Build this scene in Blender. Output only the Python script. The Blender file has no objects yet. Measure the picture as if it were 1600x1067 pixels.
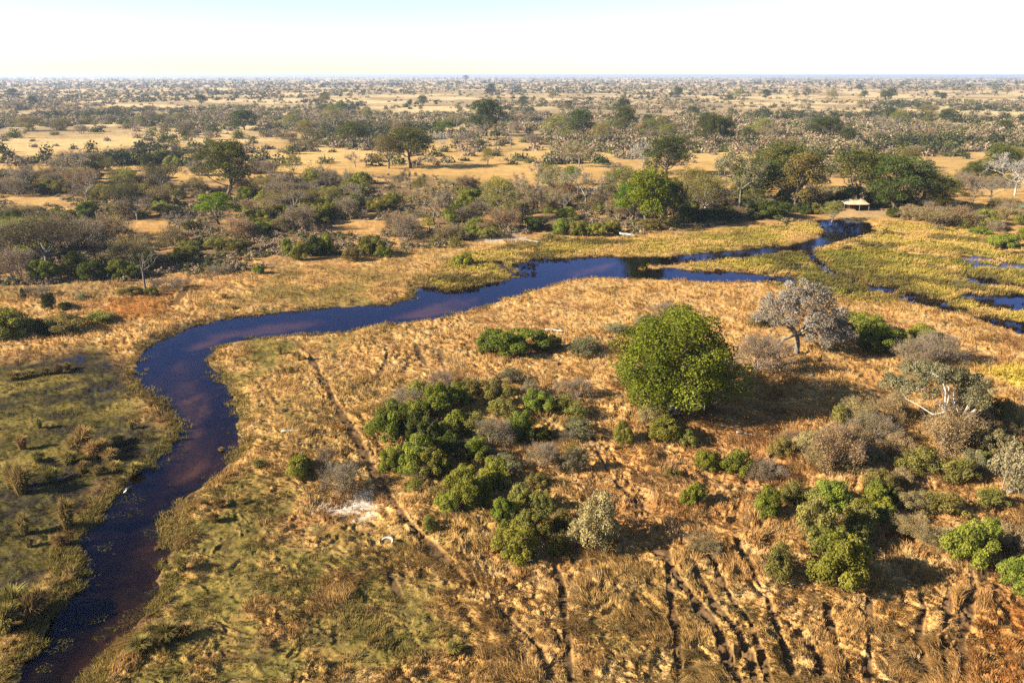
import bpy, math, random
import numpy as np
from mathutils import Vector, Matrix

# ------------------------------------------------------------------ camera, sky, sun, exposure
scene = bpy.context.scene
COL = scene.collection
CAM_H, FPX, PITCH = 45.0, 1244.0, math.radians(18.5)
cam_data = bpy.data.cameras.new("camera")
cam_data.sensor_width = 36.0
cam_data.lens = 36.0 * FPX / 1600.0
cam_data.clip_start = 1.0
cam_data.clip_end = 250000.0
cam = bpy.data.objects.new("camera", cam_data)
cam.location = (0, 0, CAM_H)
cam.rotation_euler = (math.pi / 2 - PITCH, 0, 0)
COL.objects.link(cam)
scene.camera = cam

SUN_EL = math.radians(26.0)
SUN_AZ = math.radians(-105.0)          # measured from +Y towards +X: the sun stands to the left, a little behind
world = bpy.data.worlds.new("World")
scene.world = world
world.use_nodes = True
wn, wl = world.node_tree.nodes, world.node_tree.links
wn.clear()
w_out = wn.new("ShaderNodeOutputWorld")
w_bg = wn.new("ShaderNodeBackground")
w_sky = wn.new("ShaderNodeTexSky")
w_sky.sky_type = 'NISHITA'
w_sky.sun_disc = False
w_sky.sun_elevation = SUN_EL
w_sky.sun_rotation = SUN_AZ
w_sky.air_density = 0.85
w_sky.dust_density = 0.3
w_sky.ozone_density = 1.3
w_bg.inputs[1].default_value = 0.050
wl.new(w_sky.outputs[0], w_bg.inputs[0])
wl.new(w_bg.outputs[0], w_out.inputs[0])

sun_data = bpy.data.lights.new("sun", 'SUN')
sun_data.energy = 5.0
sun_data.angle = math.radians(0.53)
sun_data.color = (1.0, 0.86, 0.66)
sun = bpy.data.objects.new("sun", sun_data)
sdir = Vector((math.sin(SUN_AZ) * math.cos(SUN_EL), math.cos(SUN_AZ) * math.cos(SUN_EL), math.sin(SUN_EL)))
sun.rotation_euler = sdir.to_track_quat('Z', 'Y').to_euler()
COL.objects.link(sun)

scene.view_settings.view_transform = 'Standard'
scene.view_settings.look = 'None'
scene.view_settings.gamma = 1.0
scene.view_settings.use_curve_mapping = False
scene.view_settings.exposure = 2.15
cy = scene.cycles
cy.max_bounces = 5
cy.diffuse_bounces = 1
cy.glossy_bounces = 2
cy.transmission_bounces = 3
cy.transparent_max_bounces = 8
cy.volume_bounces = 0
cy.use_denoising = False
cy.denoiser = 'OPENIMAGEDENOISE'
cy.denoising_input_passes = 'RGB_ALBEDO_NORMAL'
cy.sample_clamp_indirect = 4.0

rng = np.random.default_rng(11)
random.seed(5)

# ------------------------------------------------------------------ photo <-> ground geometry
cp, sp = math.cos(PITCH), math.sin(PITCH)


def ground(px, py, z=0.0):
    """Point at height z seen at a pixel of the 1600 x 1067 photograph (arrays allowed)."""
    u = (np.asarray(px, float) - 800.0) / FPX
    v = (533.5 - np.asarray(py, float)) / FPX
    dy, dz = cp + v * sp, -sp + v * cp
    t = (z - CAM_H) / dz
    return t * u, t * dy


def pixel(x, y, z=0.0):
    d = y * cp - (z - CAM_H) * sp
    return 800 + FPX * x / d, 533.5 - FPX * (y * sp + (z - CAM_H) * cp) / d


def mpp(x, y):
    return (y * cp + CAM_H * sp) / FPX


def sstep(a, b, x):
    t = np.clip((x - a) / (b - a), 0, 1)
    return t * t * (3 - 2 * t)


def _hash(ix, iy, seed):
    h = (ix.astype(np.int64) * 374761393 + iy.astype(np.int64) * 668265263 + seed * 974634533) & 0xFFFFFFFF
    h = ((h ^ (h >> 13)) * 1274126177) & 0xFFFFFFFF
    h = ((h ^ (h >> 16)) * 2246822519) & 0xFFFFFFFF
    return ((h ^ (h >> 15)) & 0xFFFF) / 65535.0


def vn(x, y, seed=0):
    """Value noise, 0..1."""
    fx, fy = np.floor(x), np.floor(y)
    tx, ty = x - fx, y - fy
    tx = tx * tx * tx * (tx * (tx * 6 - 15) + 10)
    ty = ty * ty * ty * (ty * (ty * 6 - 15) + 10)
    a, b = _hash(fx, fy, seed), _hash(fx + 1, fy, seed)
    c, d = _hash(fx, fy + 1, seed), _hash(fx + 1, fy + 1, seed)
    return (a + (b - a) * tx) * (1 - ty) + (c + (d - c) * tx) * ty


def fbm(x, y, seed=0, oct=4, gain=0.5):
    s, a, tot = 0.0, 1.0, 0.0
    for i in range(oct):
        r = 0.6 + i
        cx, sx = math.cos(r), math.sin(r)
        s = s + a * vn(x * cx - y * sx, x * sx + y * cx, seed + i * 17)
        tot += a
        a *= gain
        x, y = x * 2.03, y * 2.03
    return s / tot


def poly_sd(X, Y, poly, reach=60.0):
    """Signed distance to a closed polygon, negative inside; clipped to reach."""
    P = np.asarray(poly, float)
    out = np.full(X.shape, reach)
    m = (X > P[:, 0].min() - reach) & (X < P[:, 0].max() + reach) & (Y > P[:, 1].min() - reach) & (Y < P[:, 1].max() + reach)
    if not m.any():
        return out
    x, y = X[m], Y[m]
    d2 = np.full(x.shape, reach * reach)
    ins = np.zeros(x.shape, bool)
    n = len(P)
    for i in range(n):
        x0, y0 = P[i]
        x1, y1 = P[(i + 1) % n]
        ex, ey = x1 - x0, y1 - y0
        t = np.clip(((x - x0) * ex + (y - y0) * ey) / (ex * ex + ey * ey + 1e-9), 0, 1)
        d2 = np.minimum(d2, (x - x0 - t * ex) ** 2 + (y - y0 - t * ey) ** 2)
        if y0 != y1:
            c = ((y0 > y) != (y1 > y)) & (x < (x1 - x0) * (y - y0) / (y1 - y0) + x0)
            ins ^= c
    d = np.sqrt(d2)
    out[m] = np.where(ins, -d, d)
    return out


def line_d(X, Y, line, reach=12.0):
    P = np.asarray(line, float)
    out = np.full(X.shape, reach)
    m = (X > P[:, 0].min() - reach) & (X < P[:, 0].max() + reach) & (Y > P[:, 1].min() - reach) & (Y < P[:, 1].max() + reach)
    if not m.any():
        return out
    x, y = X[m], Y[m]
    d2 = np.full(x.shape, reach * reach)
    for i in range(len(P) - 1):
        x0, y0 = P[i]
        x1, y1 = P[i + 1]
        ex, ey = x1 - x0, y1 - y0
        t = np.clip(((x - x0) * ex + (y - y0) * ey) / (ex * ex + ey * ey + 1e-9), 0, 1)
        d2 = np.minimum(d2, (x - x0 - t * ex) ** 2 + (y - y0 - t * ey) ** 2)
    out[m] = np.sqrt(d2)
    return out


def gp(pts, z=0.0):
    a = np.asarray(pts, float)
    x, y = ground(a[:, 0], a[:, 1], z)
    return np.stack([x, y], 1)


# ------------------------------------------------------------------ where things lie (traced, then laid on the ground)
RIVER = gp([(20, 1110), (52, 1020), (75, 965), (100, 935), (112, 900), (125, 860), (137, 830), (165, 792), (187, 768), (202, 748),
            (240, 727), (265, 706), (280, 681), (284, 662), (271, 640), (246, 624), (226, 607), (211, 590), (208, 575), (215, 558),
            (236, 540), (266, 522), (310, 508), (360, 497), (420, 489), (480, 484), (530, 479), (575, 478), (612, 476), (638, 468),
            (650, 460), (651, 449), (668, 449), (692, 456), (712, 457), (745, 448), (785, 438), (808, 431), (800, 420), (818, 408),
            (850, 403), (880, 405), (908, 402), (942, 401), (990, 401), (1040, 402), (1072, 398), (1110, 394), (1150, 392), (1182, 388),
            (1225, 384), (1262, 377), (1284, 370), (1290, 362), (1281, 352), (1275, 345), (1300, 343), (1335, 345), (1362, 350), (1368, 361),
            (1338, 371), (1300, 382), (1268, 391), (1216, 395), (1168, 402), (1120, 408), (1060, 412), (1045, 418), (1100, 425),
            (1150, 424), (1200, 429), (1242, 433), (1244, 442), (1180, 442), (1110, 441), (1040, 438), (990, 437), (930, 433),
            (880, 441), (830, 455), (780, 471), (740, 484), (700, 496), (660, 502), (600, 510), (540, 518), (480, 525), (430, 527),
            (390, 530), (360, 535), (337, 547), (329, 562), (341, 590), (356, 610), (368, 630), (372, 655), (376, 675), (381, 694),
            (365, 720), (345, 746), (302, 770), (277, 790), (273, 820), (270, 850), (252, 885), (244, 930), (234, 952), (209, 985),
            (180, 1015), (150, 1048), (125, 1110)])
ISLET = gp([(985, 420), (1010, 412), (1060, 409), (1110, 412), (1150, 408), (1175, 411), (1140, 420), (1090, 424), (1040, 423), (1000, 424)])
CHANNELS = [gp([(1362, 448), (1392, 451), (1420, 459), (1460, 470), (1500, 482), (1545, 497), (1610, 512), (1610, 526), (1545, 508), (1500, 492), (1450, 480), (1400, 467), (1372, 458)]),
            gp([(1505, 460), (1540, 462), (1580, 461), (1640, 466), (1640, 492), (1590, 487), (1550, 480), (1515, 471)]),
            gp([(1510, 432), (1545, 437), (1575, 447), (1572, 451), (1540, 446), (1512, 438)])]
STREAMS = [(gp([(1262, 392), (1268, 402), (1285, 418), (1300, 428), (1335, 440), (1368, 450)]), 1.1),
           (gp([(775, 410), (790, 420), (806, 431)]), 0.9),
           (gp([(1450, 416), (1475, 424), (1510, 436)]), 0.5)]
TRAILS = [(gp([(455, 530), (485, 560), (503, 595), (525, 640), (552, 682), (580, 738), (602, 772), (640, 830), (690, 882), (740, 930), (790, 975), (840, 1022), (862, 1075)]), 0.52),
          (gp([(660, 530), (655, 543), (688, 552), (690, 570), (698, 590), (700, 612)]), 0.45),
          (gp([(607, 555), (602, 575), (588, 600)]), 0.4), (gp([(648, 535), (655, 560), (668, 580)]), 0.35),
          (gp([(843, 880), (836, 935), (830, 980)]), 0.28), (gp([(862, 880), (874, 920), (882, 970), (892, 1075)]), 0.3),
          (gp([(1020, 868), (1052, 905), (1085, 950), (1120, 1000), (1150, 1075)]), 0.36),
          (gp([(1040, 868), (1045, 940), (1056, 1000), (1062, 1075)]), 0.22),
          (gp([(1075, 890), (1110, 945), (1150, 1000), (1180, 1075)]), 0.3),
          (gp([(1148, 855), (1172, 900), (1200, 945), (1215, 1000), (1240, 1075)]), 0.36),
          (gp([(1230, 985), (1262, 1020), (1290, 1075)]), 0.33), (gp([(1357, 945), (1356, 1000), (1352, 1075)]), 0.28),
          (gp([(1428, 905), (1440, 960), (1432, 1010), (1452, 1075)]), 0.33), (gp([(1518, 890), (1512, 960), (1500, 1010), (1505, 1075)]), 0.33),
          (gp([(925, 690), (935, 720), (962, 765), (1000, 800)]), 0.3), (gp([(296, 430), (292, 452), (275, 480)]), 0.8),
          (gp([(560, 415), (620, 425), (680, 408), (730, 388), (790, 380)]), -0.5), (gp([(1100, 470), (1150, 455), (1185, 448)]), 0.4),
          (gp([(1560, 560), (1500, 545), (1450, 560)]), 0.5), (gp([(610, 905), (625, 940)]), 0.2), (gp([(1110, 880), (1130, 930), (1170, 985), (1200, 1075)]), .22), (gp([(1290, 960), (1300, 1010), (1330, 1075)]), .2), (gp([(1480, 930), (1470, 1000), (1478, 1075)]), .2), (gp([(895, 1075), (870, 1000), (800, 930)]), 0.2)]
Z = {  # ground-cover regions
    'marsh': gp([(-200, 575), (60, 560), (150, 545), (205, 570), (240, 640), (280, 680), (255, 715), (190, 765), (120, 860), (70, 960), (20, 1110), (-300, 1110)]),
    'olive': gp([(340, 540), (420, 530), (520, 535), (480, 560), (400, 580), (415, 660), (440, 730), (420, 790), (450, 860), (560, 860), (640, 900), (740, 960), (850, 1000), (900, 1110), (60, 1110), (240, 960), (275, 800), (375, 700), (360, 610)]),
    'bankgreen': gp([(400, 480), (410, 450), (470, 420), (560, 425), (640, 440), (700, 425), (810, 400), (905, 398), (800, 440), (700, 460), (640, 470), (560, 480)]),
    'reedbank': gp([(640, 440), (700, 415), (780, 385), (850, 372), (1000, 375), (1120, 365), (1210, 352), (1280, 350), (1290, 365), (1240, 382), (1100, 395), (900, 403), (800, 440), (700, 458)]),
    'reeds': gp([(1040, 408), (1180, 396), (1275, 388), (1350, 368), (1370, 348), (1480, 352), (1560, 382), (1700, 390), (1700, 530), (1560, 512), (1420, 470), (1300, 470), (1200, 445), (1200, 430), (1100, 420)]),
    'reedgreen': gp([(1180, 396), (1265, 395), (1300, 385), (1420, 390), (1560, 400), (1620, 420), (1620, 440), (1500, 440), (1370, 440), (1372, 465), (1300, 468), (1250, 450), (1240, 425), (1190, 410)]),
    'rust': gp([(140, 480), (200, 468), (260, 476), (250, 495), (190, 512), (150, 505)]),
    'rustcorner': gp([(1530, 960), (1570, 935), (1640, 940), (1700, 1110), (1500, 1110)]),
    'rustslope': gp([(880, 790), (1000, 700), (1200, 640), (1320, 680), (1240, 760), (1180, 820), (1080, 860), (940, 850)]),
    'yellow': gp([(1525, 580), (1600, 575), (1680, 600), (1600, 615), (1540, 590)]),
    'sand': gp([(500, 805), (545, 792), (575, 782), (582, 800), (570, 815), (520, 812)]),
    'bank_sand': gp([(755, 352), (800, 345), (830, 360), (815, 378), (770, 380), (740, 370)]),
    'camp': gp([(1285, 335), (1320, 325), (1400, 325), (1420, 338), (1360, 343), (1300, 343)]),
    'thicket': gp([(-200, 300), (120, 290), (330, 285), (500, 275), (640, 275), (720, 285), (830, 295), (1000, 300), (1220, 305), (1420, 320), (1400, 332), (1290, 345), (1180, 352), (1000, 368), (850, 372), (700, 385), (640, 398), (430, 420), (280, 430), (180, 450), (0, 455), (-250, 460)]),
    'heroshade': gp([(960, 600), (1100, 560), (1380, 560), (1400, 640), (1290, 672), (1060, 680)]),
}
CLEAR = [gp(p) for p in (
    [(10, 312), (100, 305), (120, 318), (60, 328), (10, 326)], [(185, 352), (270, 345), (290, 380), (210, 385)],
    [(510, 352), (560, 343), (612, 350), (600, 368), (540, 372)], [(430, 425), (700, 395), (820, 372), (830, 420), (650, 445), (420, 445)],
    [(880, 245), (1000, 232), (1150, 235), (1140, 262), (1010, 268), (870, 268)], [(690, 240), (860, 238), (870, 285), (700, 272)],
    [(400, 262), (600, 270), (560, 240), (420, 245)], [(1050, 275), (1110, 245), (1250, 230), (1290, 262), (1200, 262), (1100, 300)],
    [(1400, 235), (1600, 225), (1600, 262), (1480, 275)], [(0, 222), (210, 205), (220, 240), (40, 268)],
    [(560, 150), (760, 140), (760, 175), (560, 176)], [(1300, 330), (1350, 326), (1350, 342), (1290, 345)])]
BARS = [(gp([(262, 655), (280, 625), (300, 618), (315, 632), (305, 655), (290, 668)]), 1.0), (gp([(278, 740), (290, 700), (312, 668), (325, 690), (318, 720), (300, 735)]), 0.8),
        (gp([(210, 1090), (120, 1060), (150, 985), (230, 925), (246, 850), (262, 830), (250, 890), (235, 950)]), 0.3), (gp([(300, 540), (340, 520), (410, 505), (500, 497), (470, 510), (360, 525)]), 0.55),
        (gp([(620, 492), (680, 470), (745, 462), (730, 478), (660, 490)]), 0.7), (gp([(895, 422), (930, 412), (960, 408), (930, 420), (900, 427)]), 1.0), (gp([(230, 590), (280, 560), (300, 590), (290, 620), (260, 630)]), 0.3),
        (gp([(340, 740), (375, 700), (370, 680), (340, 710), (320, 750)]), 0.35)]

C = {k: np.array(v) for k, v in dict(
    straw=(.300, .172, .060), pale=(.335, .218, .092), brown=(.190, .098, .040), rust=(.21, .085, .022), soil=(.105, .072, .042),
    marsh=(.058, .049, .016), mud=(.022, .019, .016), olive=(.150, .112, .032), olive2=(.085, .072, .021), reed=(.255, .192, .040), reedg=(.125, .118, .021),
    white=(.44, .38, .31), trail=(.070, .043, .023), bed=(.014, .009, .006), bar=(.29, .175, .100), gold=(.33, .25, .04), shade=(.085, .062, .042),
    far=(.37, .285, .155), farb=(.19, .145, .085)).items()}


def mix(a, b, t):
    return a + (b - a) * np.asarray(t)[:, None]


def terrain(X, Y):
    """Height, cover colour and region weights of the ground at X, Y."""
    r = np.hypot(X, Y)
    lod = 1 - sstep(90, 330, r)
    lod2 = 1 - sstep(70, 170, r)
    wob = (fbm(X / 5, Y / 5, 3, 3) - .5)
    wob2 = (fbm(X / 1.7, Y / 1.7, 9, 3) - .5)
    edge = wob * 3.0 + wob2 * 1.8
    sd = poly_sd(X, Y, RIVER) + wob * 1.6 + wob2 * 1.3
    rz_ = np.maximum(1 - sstep(-4, 4, poly_sd(X, Y, Z['reeds'])), .6 * (1 - sstep(-4, 4, poly_sd(X, Y, Z['reedbank']))))
    sd = sd + rz_ * (wob * 4 + wob2 * 3.5)
    isl = poly_sd(X, Y, ISLET) + 3.0 + wob * 9 + wob2 * 4
    sd = np.maximum(sd, -isl)
    for c in CHANNELS:
        sd = np.minimum(sd, poly_sd(X, Y, c) - .5 + wob * 6 + wob2 * 4)
    for l, w in STREAMS:
        sd = np.minimum(sd, line_d(X, Y, l) - w + wob * 1.2 + wob2)

    def reg(k, w=3.0, amt=1.0):
        return 1 - sstep(-w, w, poly_sd(X, Y, Z[k]) + edge * amt * w / 3)
    R = {k: reg(k, *a) for k, a in dict(marsh=(4, 1.5), olive=(6, 3), bankgreen=(5, 2.5), reedbank=(5, 2), reeds=(5, 2), reedgreen=(6, 3), rust=(4, 2), rustcorner=(3, 1.5),
                                        rustslope=(6, 3), yellow=(2, 1), sand=(1.6, 2.2), bank_sand=(4, 2), camp=(3, 1), thicket=(12, 2), heroshade=(4, 2)).items()}
    clr = np.zeros_like(X)
    for c in CLEAR:
        s = max(4.0, 0.03 * float(np.hypot(*c.mean(0))))
        clr = np.maximum(clr, 1 - sstep(-s, s, poly_sd(X, Y, c, 400) + wob * s * 1.5))
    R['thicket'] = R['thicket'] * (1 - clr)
    wet = np.maximum.reduce([R['marsh'], R['reeds'], R['reedbank'] * .8])

    n_big = fbm(X / 26, Y / 26, 21, 4)
    n_mid = fbm(X / 7, Y / 7, 22, 4)
    n_sm = fbm(X / 1.6, Y / 1.6, 23, 4)
    n_far = fbm(X / 260, Y / 260, 24, 4)
    # --- height
    wx = (fbm(X / 3.1, Y / 3.1, 31, 2) - .5) * 3.0
    wy = (fbm(X / 3.1, Y / 3.1, 32, 2) - .5) * 3.0
    cl = 1 - np.abs(2 * fbm(X / 1.5 + wx, Y / .9 + wy, 33, 3) - 1)           # wind-laid ridges of grass
    cl = np.clip((cl - .55) / .45, 0, 1)
    cs = fbm(X / .75 + wx, Y / .6 + wy, 34, 2)
    tall = np.clip(.75 + .7 * (n_mid - .5) - .55 * R['marsh'] - .35 * R['olive'] - .35 * R['bankgreen'] - .5 * R['sand'], .12, 1)
    nearf = 1 + .3 * (1 - sstep(70, 125, r)) * (1 - R['olive'])
    z = .45 + .5 * (n_big - .5) + tall * lod * nearf * (.50 * cl + .60 * (cs - .35) * (0.35 + .65 * lod2))
    z = z + .5 * (n_mid - .5) * (1 - wet)
    tl = np.zeros_like(X)
    tn = np.zeros_like(X)
    for l, w in TRAILS:
        if w > 0:
            w = w * .72
            dd = line_d(X, Y, l) + wob2 * .35 + wob * 1.3
            tl = np.maximum(tl, 1 - sstep(w * .6, w * 1.5, dd))
            tn = np.maximum(tn, 1 - sstep(w * 1.2, w * 3.0, dd))
    z = z * (1 - .4 * tl) + (.40 + .1 * n_big) * .4 * tl
    zm = .07 - .35 * R['reeds'] * sstep(.56, .66, fbm(X / 12, Y / 5, 49, 4)) + .36 * (n_mid - .45) + .30 * (cs - .45) * lod + .25 * cl * lod * R['reeds']
    z = z * (1 - wet) + np.where(R['reeds'] > .3, zm + .12, zm + .06) * wet
    bank = sstep(0.0, 3.0, sd)
    z = z * bank + (.02 + .10 * (cs - .3) * lod) * (1 - bank)
    z = np.where(wet > .4, z, np.maximum(z, .05))
    depth = -.12 - .5 * sstep(0, 6, -sd)
    z = np.where(sd < 0, np.minimum(z, 0) * 0 + depth * sstep(-.1, .6, -sd) - .03, z)
    # --- cover colour
    straw = mix(mix(np.tile(C['straw'], (len(X), 1)), C['pale'], sstep(.45, .75, n_sm)), C['brown'], sstep(.5, .25, n_mid * .6 + n_sm * .4) * .75)
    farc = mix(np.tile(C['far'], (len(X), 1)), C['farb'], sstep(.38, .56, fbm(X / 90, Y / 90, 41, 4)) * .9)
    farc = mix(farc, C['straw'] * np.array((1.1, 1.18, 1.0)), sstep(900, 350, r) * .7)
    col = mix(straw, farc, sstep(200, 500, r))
    col = mix(col, C['olive'], sstep(.55, .7, n_big) * .35 * (r < 400))
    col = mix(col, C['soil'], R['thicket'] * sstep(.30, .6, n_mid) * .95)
    col = mix(col, C['rust'], np.maximum(R['rust'] * .8, R['rustcorner'] * sstep(.2, .5, n_sm) * .9))
    col = mix(col, C['brown'] * np.array((1.25, 1.0, .9)), R['rustslope'] * .3)
    ol = mix(mix(np.tile(C['olive'], (len(X), 1)), C['olive2'], sstep(.42, .62, n_sm)), C['straw'] * .9, sstep(.44, .62, n_mid) * .85)
    ol = mix(ol, C['mud'], sstep(.40, .28, n_sm) * .55)
    col = mix(col, ol, np.maximum(R['olive'], R['bankgreen'] * .75))
    mr = mix(mix(np.tile(C['marsh'], (len(X), 1)), C['olive'], sstep(.5, .72, n_mid) * .75), C['mud'], sstep(.56, .38, n_sm * .5 + n_mid * .5) * .85)
    col = mix(col, mr, R['marsh'])
    rd = mix(np.tile(C['reed'], (len(X), 1)), C['pale'], sstep(.5, .8, n_sm) * .6)
    rd = mix(rd, C['olive'], sstep(.5, .7, n_mid) * .6)
    rg = mix(np.tile(C['reedg'], (len(X), 1)), C['reed'] * .8, sstep(.45, .7, n_mid) * .7)
    rd = mix(rd, rg, np.clip(R['reedgreen'] * (.45 + 1.1 * sstep(.38, .6, n_big)) + .5 * sstep(.55, .65, n_big), 0, 1))
    rd = mix(rd, C['pale'] * np.array((1.0, .98, .8)), sstep(.55, .68, fbm(X / 11, Y / 7, 47, 3)) * .8)
    rd = mix(rd, C['marsh'] * 1.3, sstep(.57, .70, fbm(X / 13, Y / 8, 48, 3)) * .85)
    col = mix(col, rd, np.maximum(R['reeds'], R['reedbank']))
    col = mix(col, C['gold'], R['yellow'] * .9)
    col = mix(col, C['white'], R['sand'] * sstep(.36, .55, n_sm))
    col = mix(col, C['white'] * .85, np.maximum(R['bank_sand'] * sstep(.4, .6, n_mid), R['camp'] * .15))
    col = mix(col, C['trail'], tl * .9)
    for l, w in TRAILS:
        if w < 0:
            col = mix(col, C['pale'] * 1.1, (1 - sstep(-w * .6, -w * 1.4, line_d(X, Y, l) + wob2)) * .8)
    mud = (1 - sstep(.0, 1.6, sd)) * (sd >= 0)
    col = mix(col, mix(np.tile(C['mud'], (len(X), 1)), C['olive'], sstep(.4, .65, n_sm) * .7), mud * .75)
    bed = np.tile(C['bed'], (len(X), 1))
    bw = np.zeros_like(X)
    for b, a in BARS:
        bw = np.maximum(bw, a * (1 - sstep(-1.8, 2.2, poly_sd(X, Y, b) + wob * 3.5)))
    bed = mix(bed, C['bar'], np.clip(bw, 0, 1) * (.45 + .55 * sstep(.35, .6, fbm(X / 4, Y / 9, 58, 4))) + .03 * sstep(.5, .8, n_mid))
    weed = sstep(.58, .72, fbm(X / 2.2, Y / 1.4, 55, 4)) * (1 - sstep(1.0, 6.0, -sd))
    bed = mix(bed, C['marsh'] * .6, weed * .8)
    col = mix(col, bed, (sd < -.02).astype(float))
    R.update(tn=tn, cl=cl, sd=sd, trail=tl, clear=clr, n_mid=n_mid, n_sm=n_sm, n_far=n_far, wet=wet)
    return z, col, R


# ------------------------------------------------------------------ mesh and material helpers
def quads_mesh(name, V, F, colors=None, tone=None, smooth=False):
    """A mesh of quads from arrays; per-face colour ('cover') or per-face tone ('tone') as generic attributes."""
    V = np.asarray(V, np.float32).reshape(-1, 3)
    F = np.asarray(F, np.int32).reshape(-1, 4)
    me = bpy.data.meshes.new(name)
    me.vertices.add(len(V))
    me.vertices.foreach_set("co", V.ravel())
    me.loops.add(len(F) * 4)
    me.loops.foreach_set("vertex_index", F.ravel())
    me.polygons.add(len(F))
    me.polygons.foreach_set("loop_start", np.arange(0, len(F) * 4, 4, dtype=np.int32))
    if smooth:
        me.polygons.foreach_set("use_smooth", np.ones(len(F), bool))
    if colors is not None:
        dom = 'POINT' if len(colors) == len(V) and len(V) != len(F) else 'FACE'
        a = me.attributes.new("cover", 'FLOAT_COLOR', dom)
        a.data.foreach_set("color", np.c_[colors, np.ones(len(colors))].astype(np.float32).ravel())
    if tone is not None:
        a = me.attributes.new("tone", 'FLOAT', 'FACE')
        a.data.foreach_set("value", np.asarray(tone, np.float32))
    me.update(calc_edges=True)
    return me


def new_mat(name):
    m = bpy.data.materials.new(name)
    m.use_nodes = True
    nt = m.node_tree
    nt.nodes.clear()
    out = nt.nodes.new("ShaderNodeOutputMaterial")
    return m, nt.nodes, nt.links, out


def leaf_mat(name, dark, light, trans=.25, hue=.03):
    m, N, L, out = new_mat(name)
    at = N.new("ShaderNodeAttribute"); at.attribute_name = "tone"
    rp = N.new("ShaderNodeValToRGB")
    rp.color_ramp.elements[0].color = (*dark, 1)
    rp.color_ramp.elements[1].color = (*light, 1)
    oi = N.new("ShaderNodeObjectInfo")
    mr = N.new("ShaderNodeMapRange"); mr.inputs[3].default_value = .5 - hue; mr.inputs[4].default_value = .5 + hue
    mv = N.new("ShaderNodeMapRange"); mv.inputs[3].default_value = .78; mv.inputs[4].default_value = 1.2
    hs = N.new("ShaderNodeHueSaturation")
    fr = N.new("ShaderNodeMath"); fr.operation = 'MULTIPLY'; fr.inputs[1].default_value = 7.31
    fr2 = N.new("ShaderNodeMath"); fr2.operation = 'FRACT'
    L.new(oi.outputs["Random"], mr.inputs[0])
    L.new(oi.outputs["Random"], fr.inputs[0]); L.new(fr.outputs[0], fr2.inputs[0]); L.new(fr2.outputs[0], mv.inputs[0])
    L.new(at.outputs["Fac"], rp.inputs[0]); L.new(rp.outputs[0], hs.inputs["Color"])
    L.new(mr.outputs[0], hs.inputs["Hue"]); L.new(mv.outputs[0], hs.inputs["Value"])
    d = N.new("ShaderNodeBsdfDiffuse"); t = N.new("ShaderNodeBsdfTranslucent"); mx = N.new("ShaderNodeMixShader")
    mx.inputs[0].default_value = trans
    L.new(hs.outputs[0], d.inputs[0]); L.new(hs.outputs[0], t.inputs[0])
    L.new(d.outputs[0], mx.inputs[1]); L.new(t.outputs[0], mx.inputs[2]); L.new(mx.outputs[0], out.inputs[0])
    return m


def cover_mat(name, trans=.2):
    m, N, L, out = new_mat(name)
    at = N.new("ShaderNodeAttribute"); at.attribute_name = "cover"
    d = N.new("ShaderNodeBsdfDiffuse"); t = N.new("ShaderNodeBsdfTranslucent"); mx = N.new("ShaderNodeMixShader")
    mx.inputs[0].default_value = trans
    L.new(at.outputs["Color"], d.inputs[0]); L.new(at.outputs["Color"], t.inputs[0])
    L.new(d.outputs[0], mx.inputs[1]); L.new(t.outputs[0], mx.inputs[2]); L.new(mx.outputs[0], out.inputs[0])
    return m


def bark_mat(name, a, b, scale=3.0, rough=.85):
    m, N, L, out = new_mat(name)
    tc = N.new("ShaderNodeTexCoord"); nz = N.new("ShaderNodeTexNoise"); nz.inputs["Scale"].default_value = scale; nz.inputs["Detail"].default_value = 5
    mp = N.new("ShaderNodeMapping"); mp.inputs["Scale"].default_value = (1, 1, .25)
    rp = N.new("ShaderNodeValToRGB"); rp.color_ramp.elements[0].position = .35; rp.color_ramp.elements[1].position = .65
    rp.color_ramp.elements[0].color = (*a, 1); rp.color_ramp.elements[1].color = (*b, 1)
    bs = N.new("ShaderNodeBsdfPrincipled"); bs.inputs["Roughness"].default_value = rough
    bp = N.new("ShaderNodeBump"); bp.inputs["Strength"].default_value = .5
    L.new(tc.outputs["Object"], mp.inputs[0]); L.new(mp.outputs[0], nz.inputs["Vector"]); L.new(nz.outputs["Fac"], rp.inputs[0])
    L.new(rp.outputs[0], bs.inputs["Base Color"]); L.new(nz.outputs["Fac"], bp.inputs["Height"]); L.new(bp.outputs[0], bs.inputs["Normal"])
    L.new(bs.outputs[0], out.inputs[0])
    return m


def link(name, me, mat=None, parent=None):
    o = bpy.data.objects.new(name, me)
    COL.objects.link(o)
    if mat:
        me.materials.append(mat)
    if parent:
        o.parent = parent
    return o


def tag(o, label=None, cat=None, group=None, kind=None):
    for k, v in (("label", label), ("category", cat), ("group", group), ("kind", kind)):
        if v:
            o[k] = v
    return o


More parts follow.
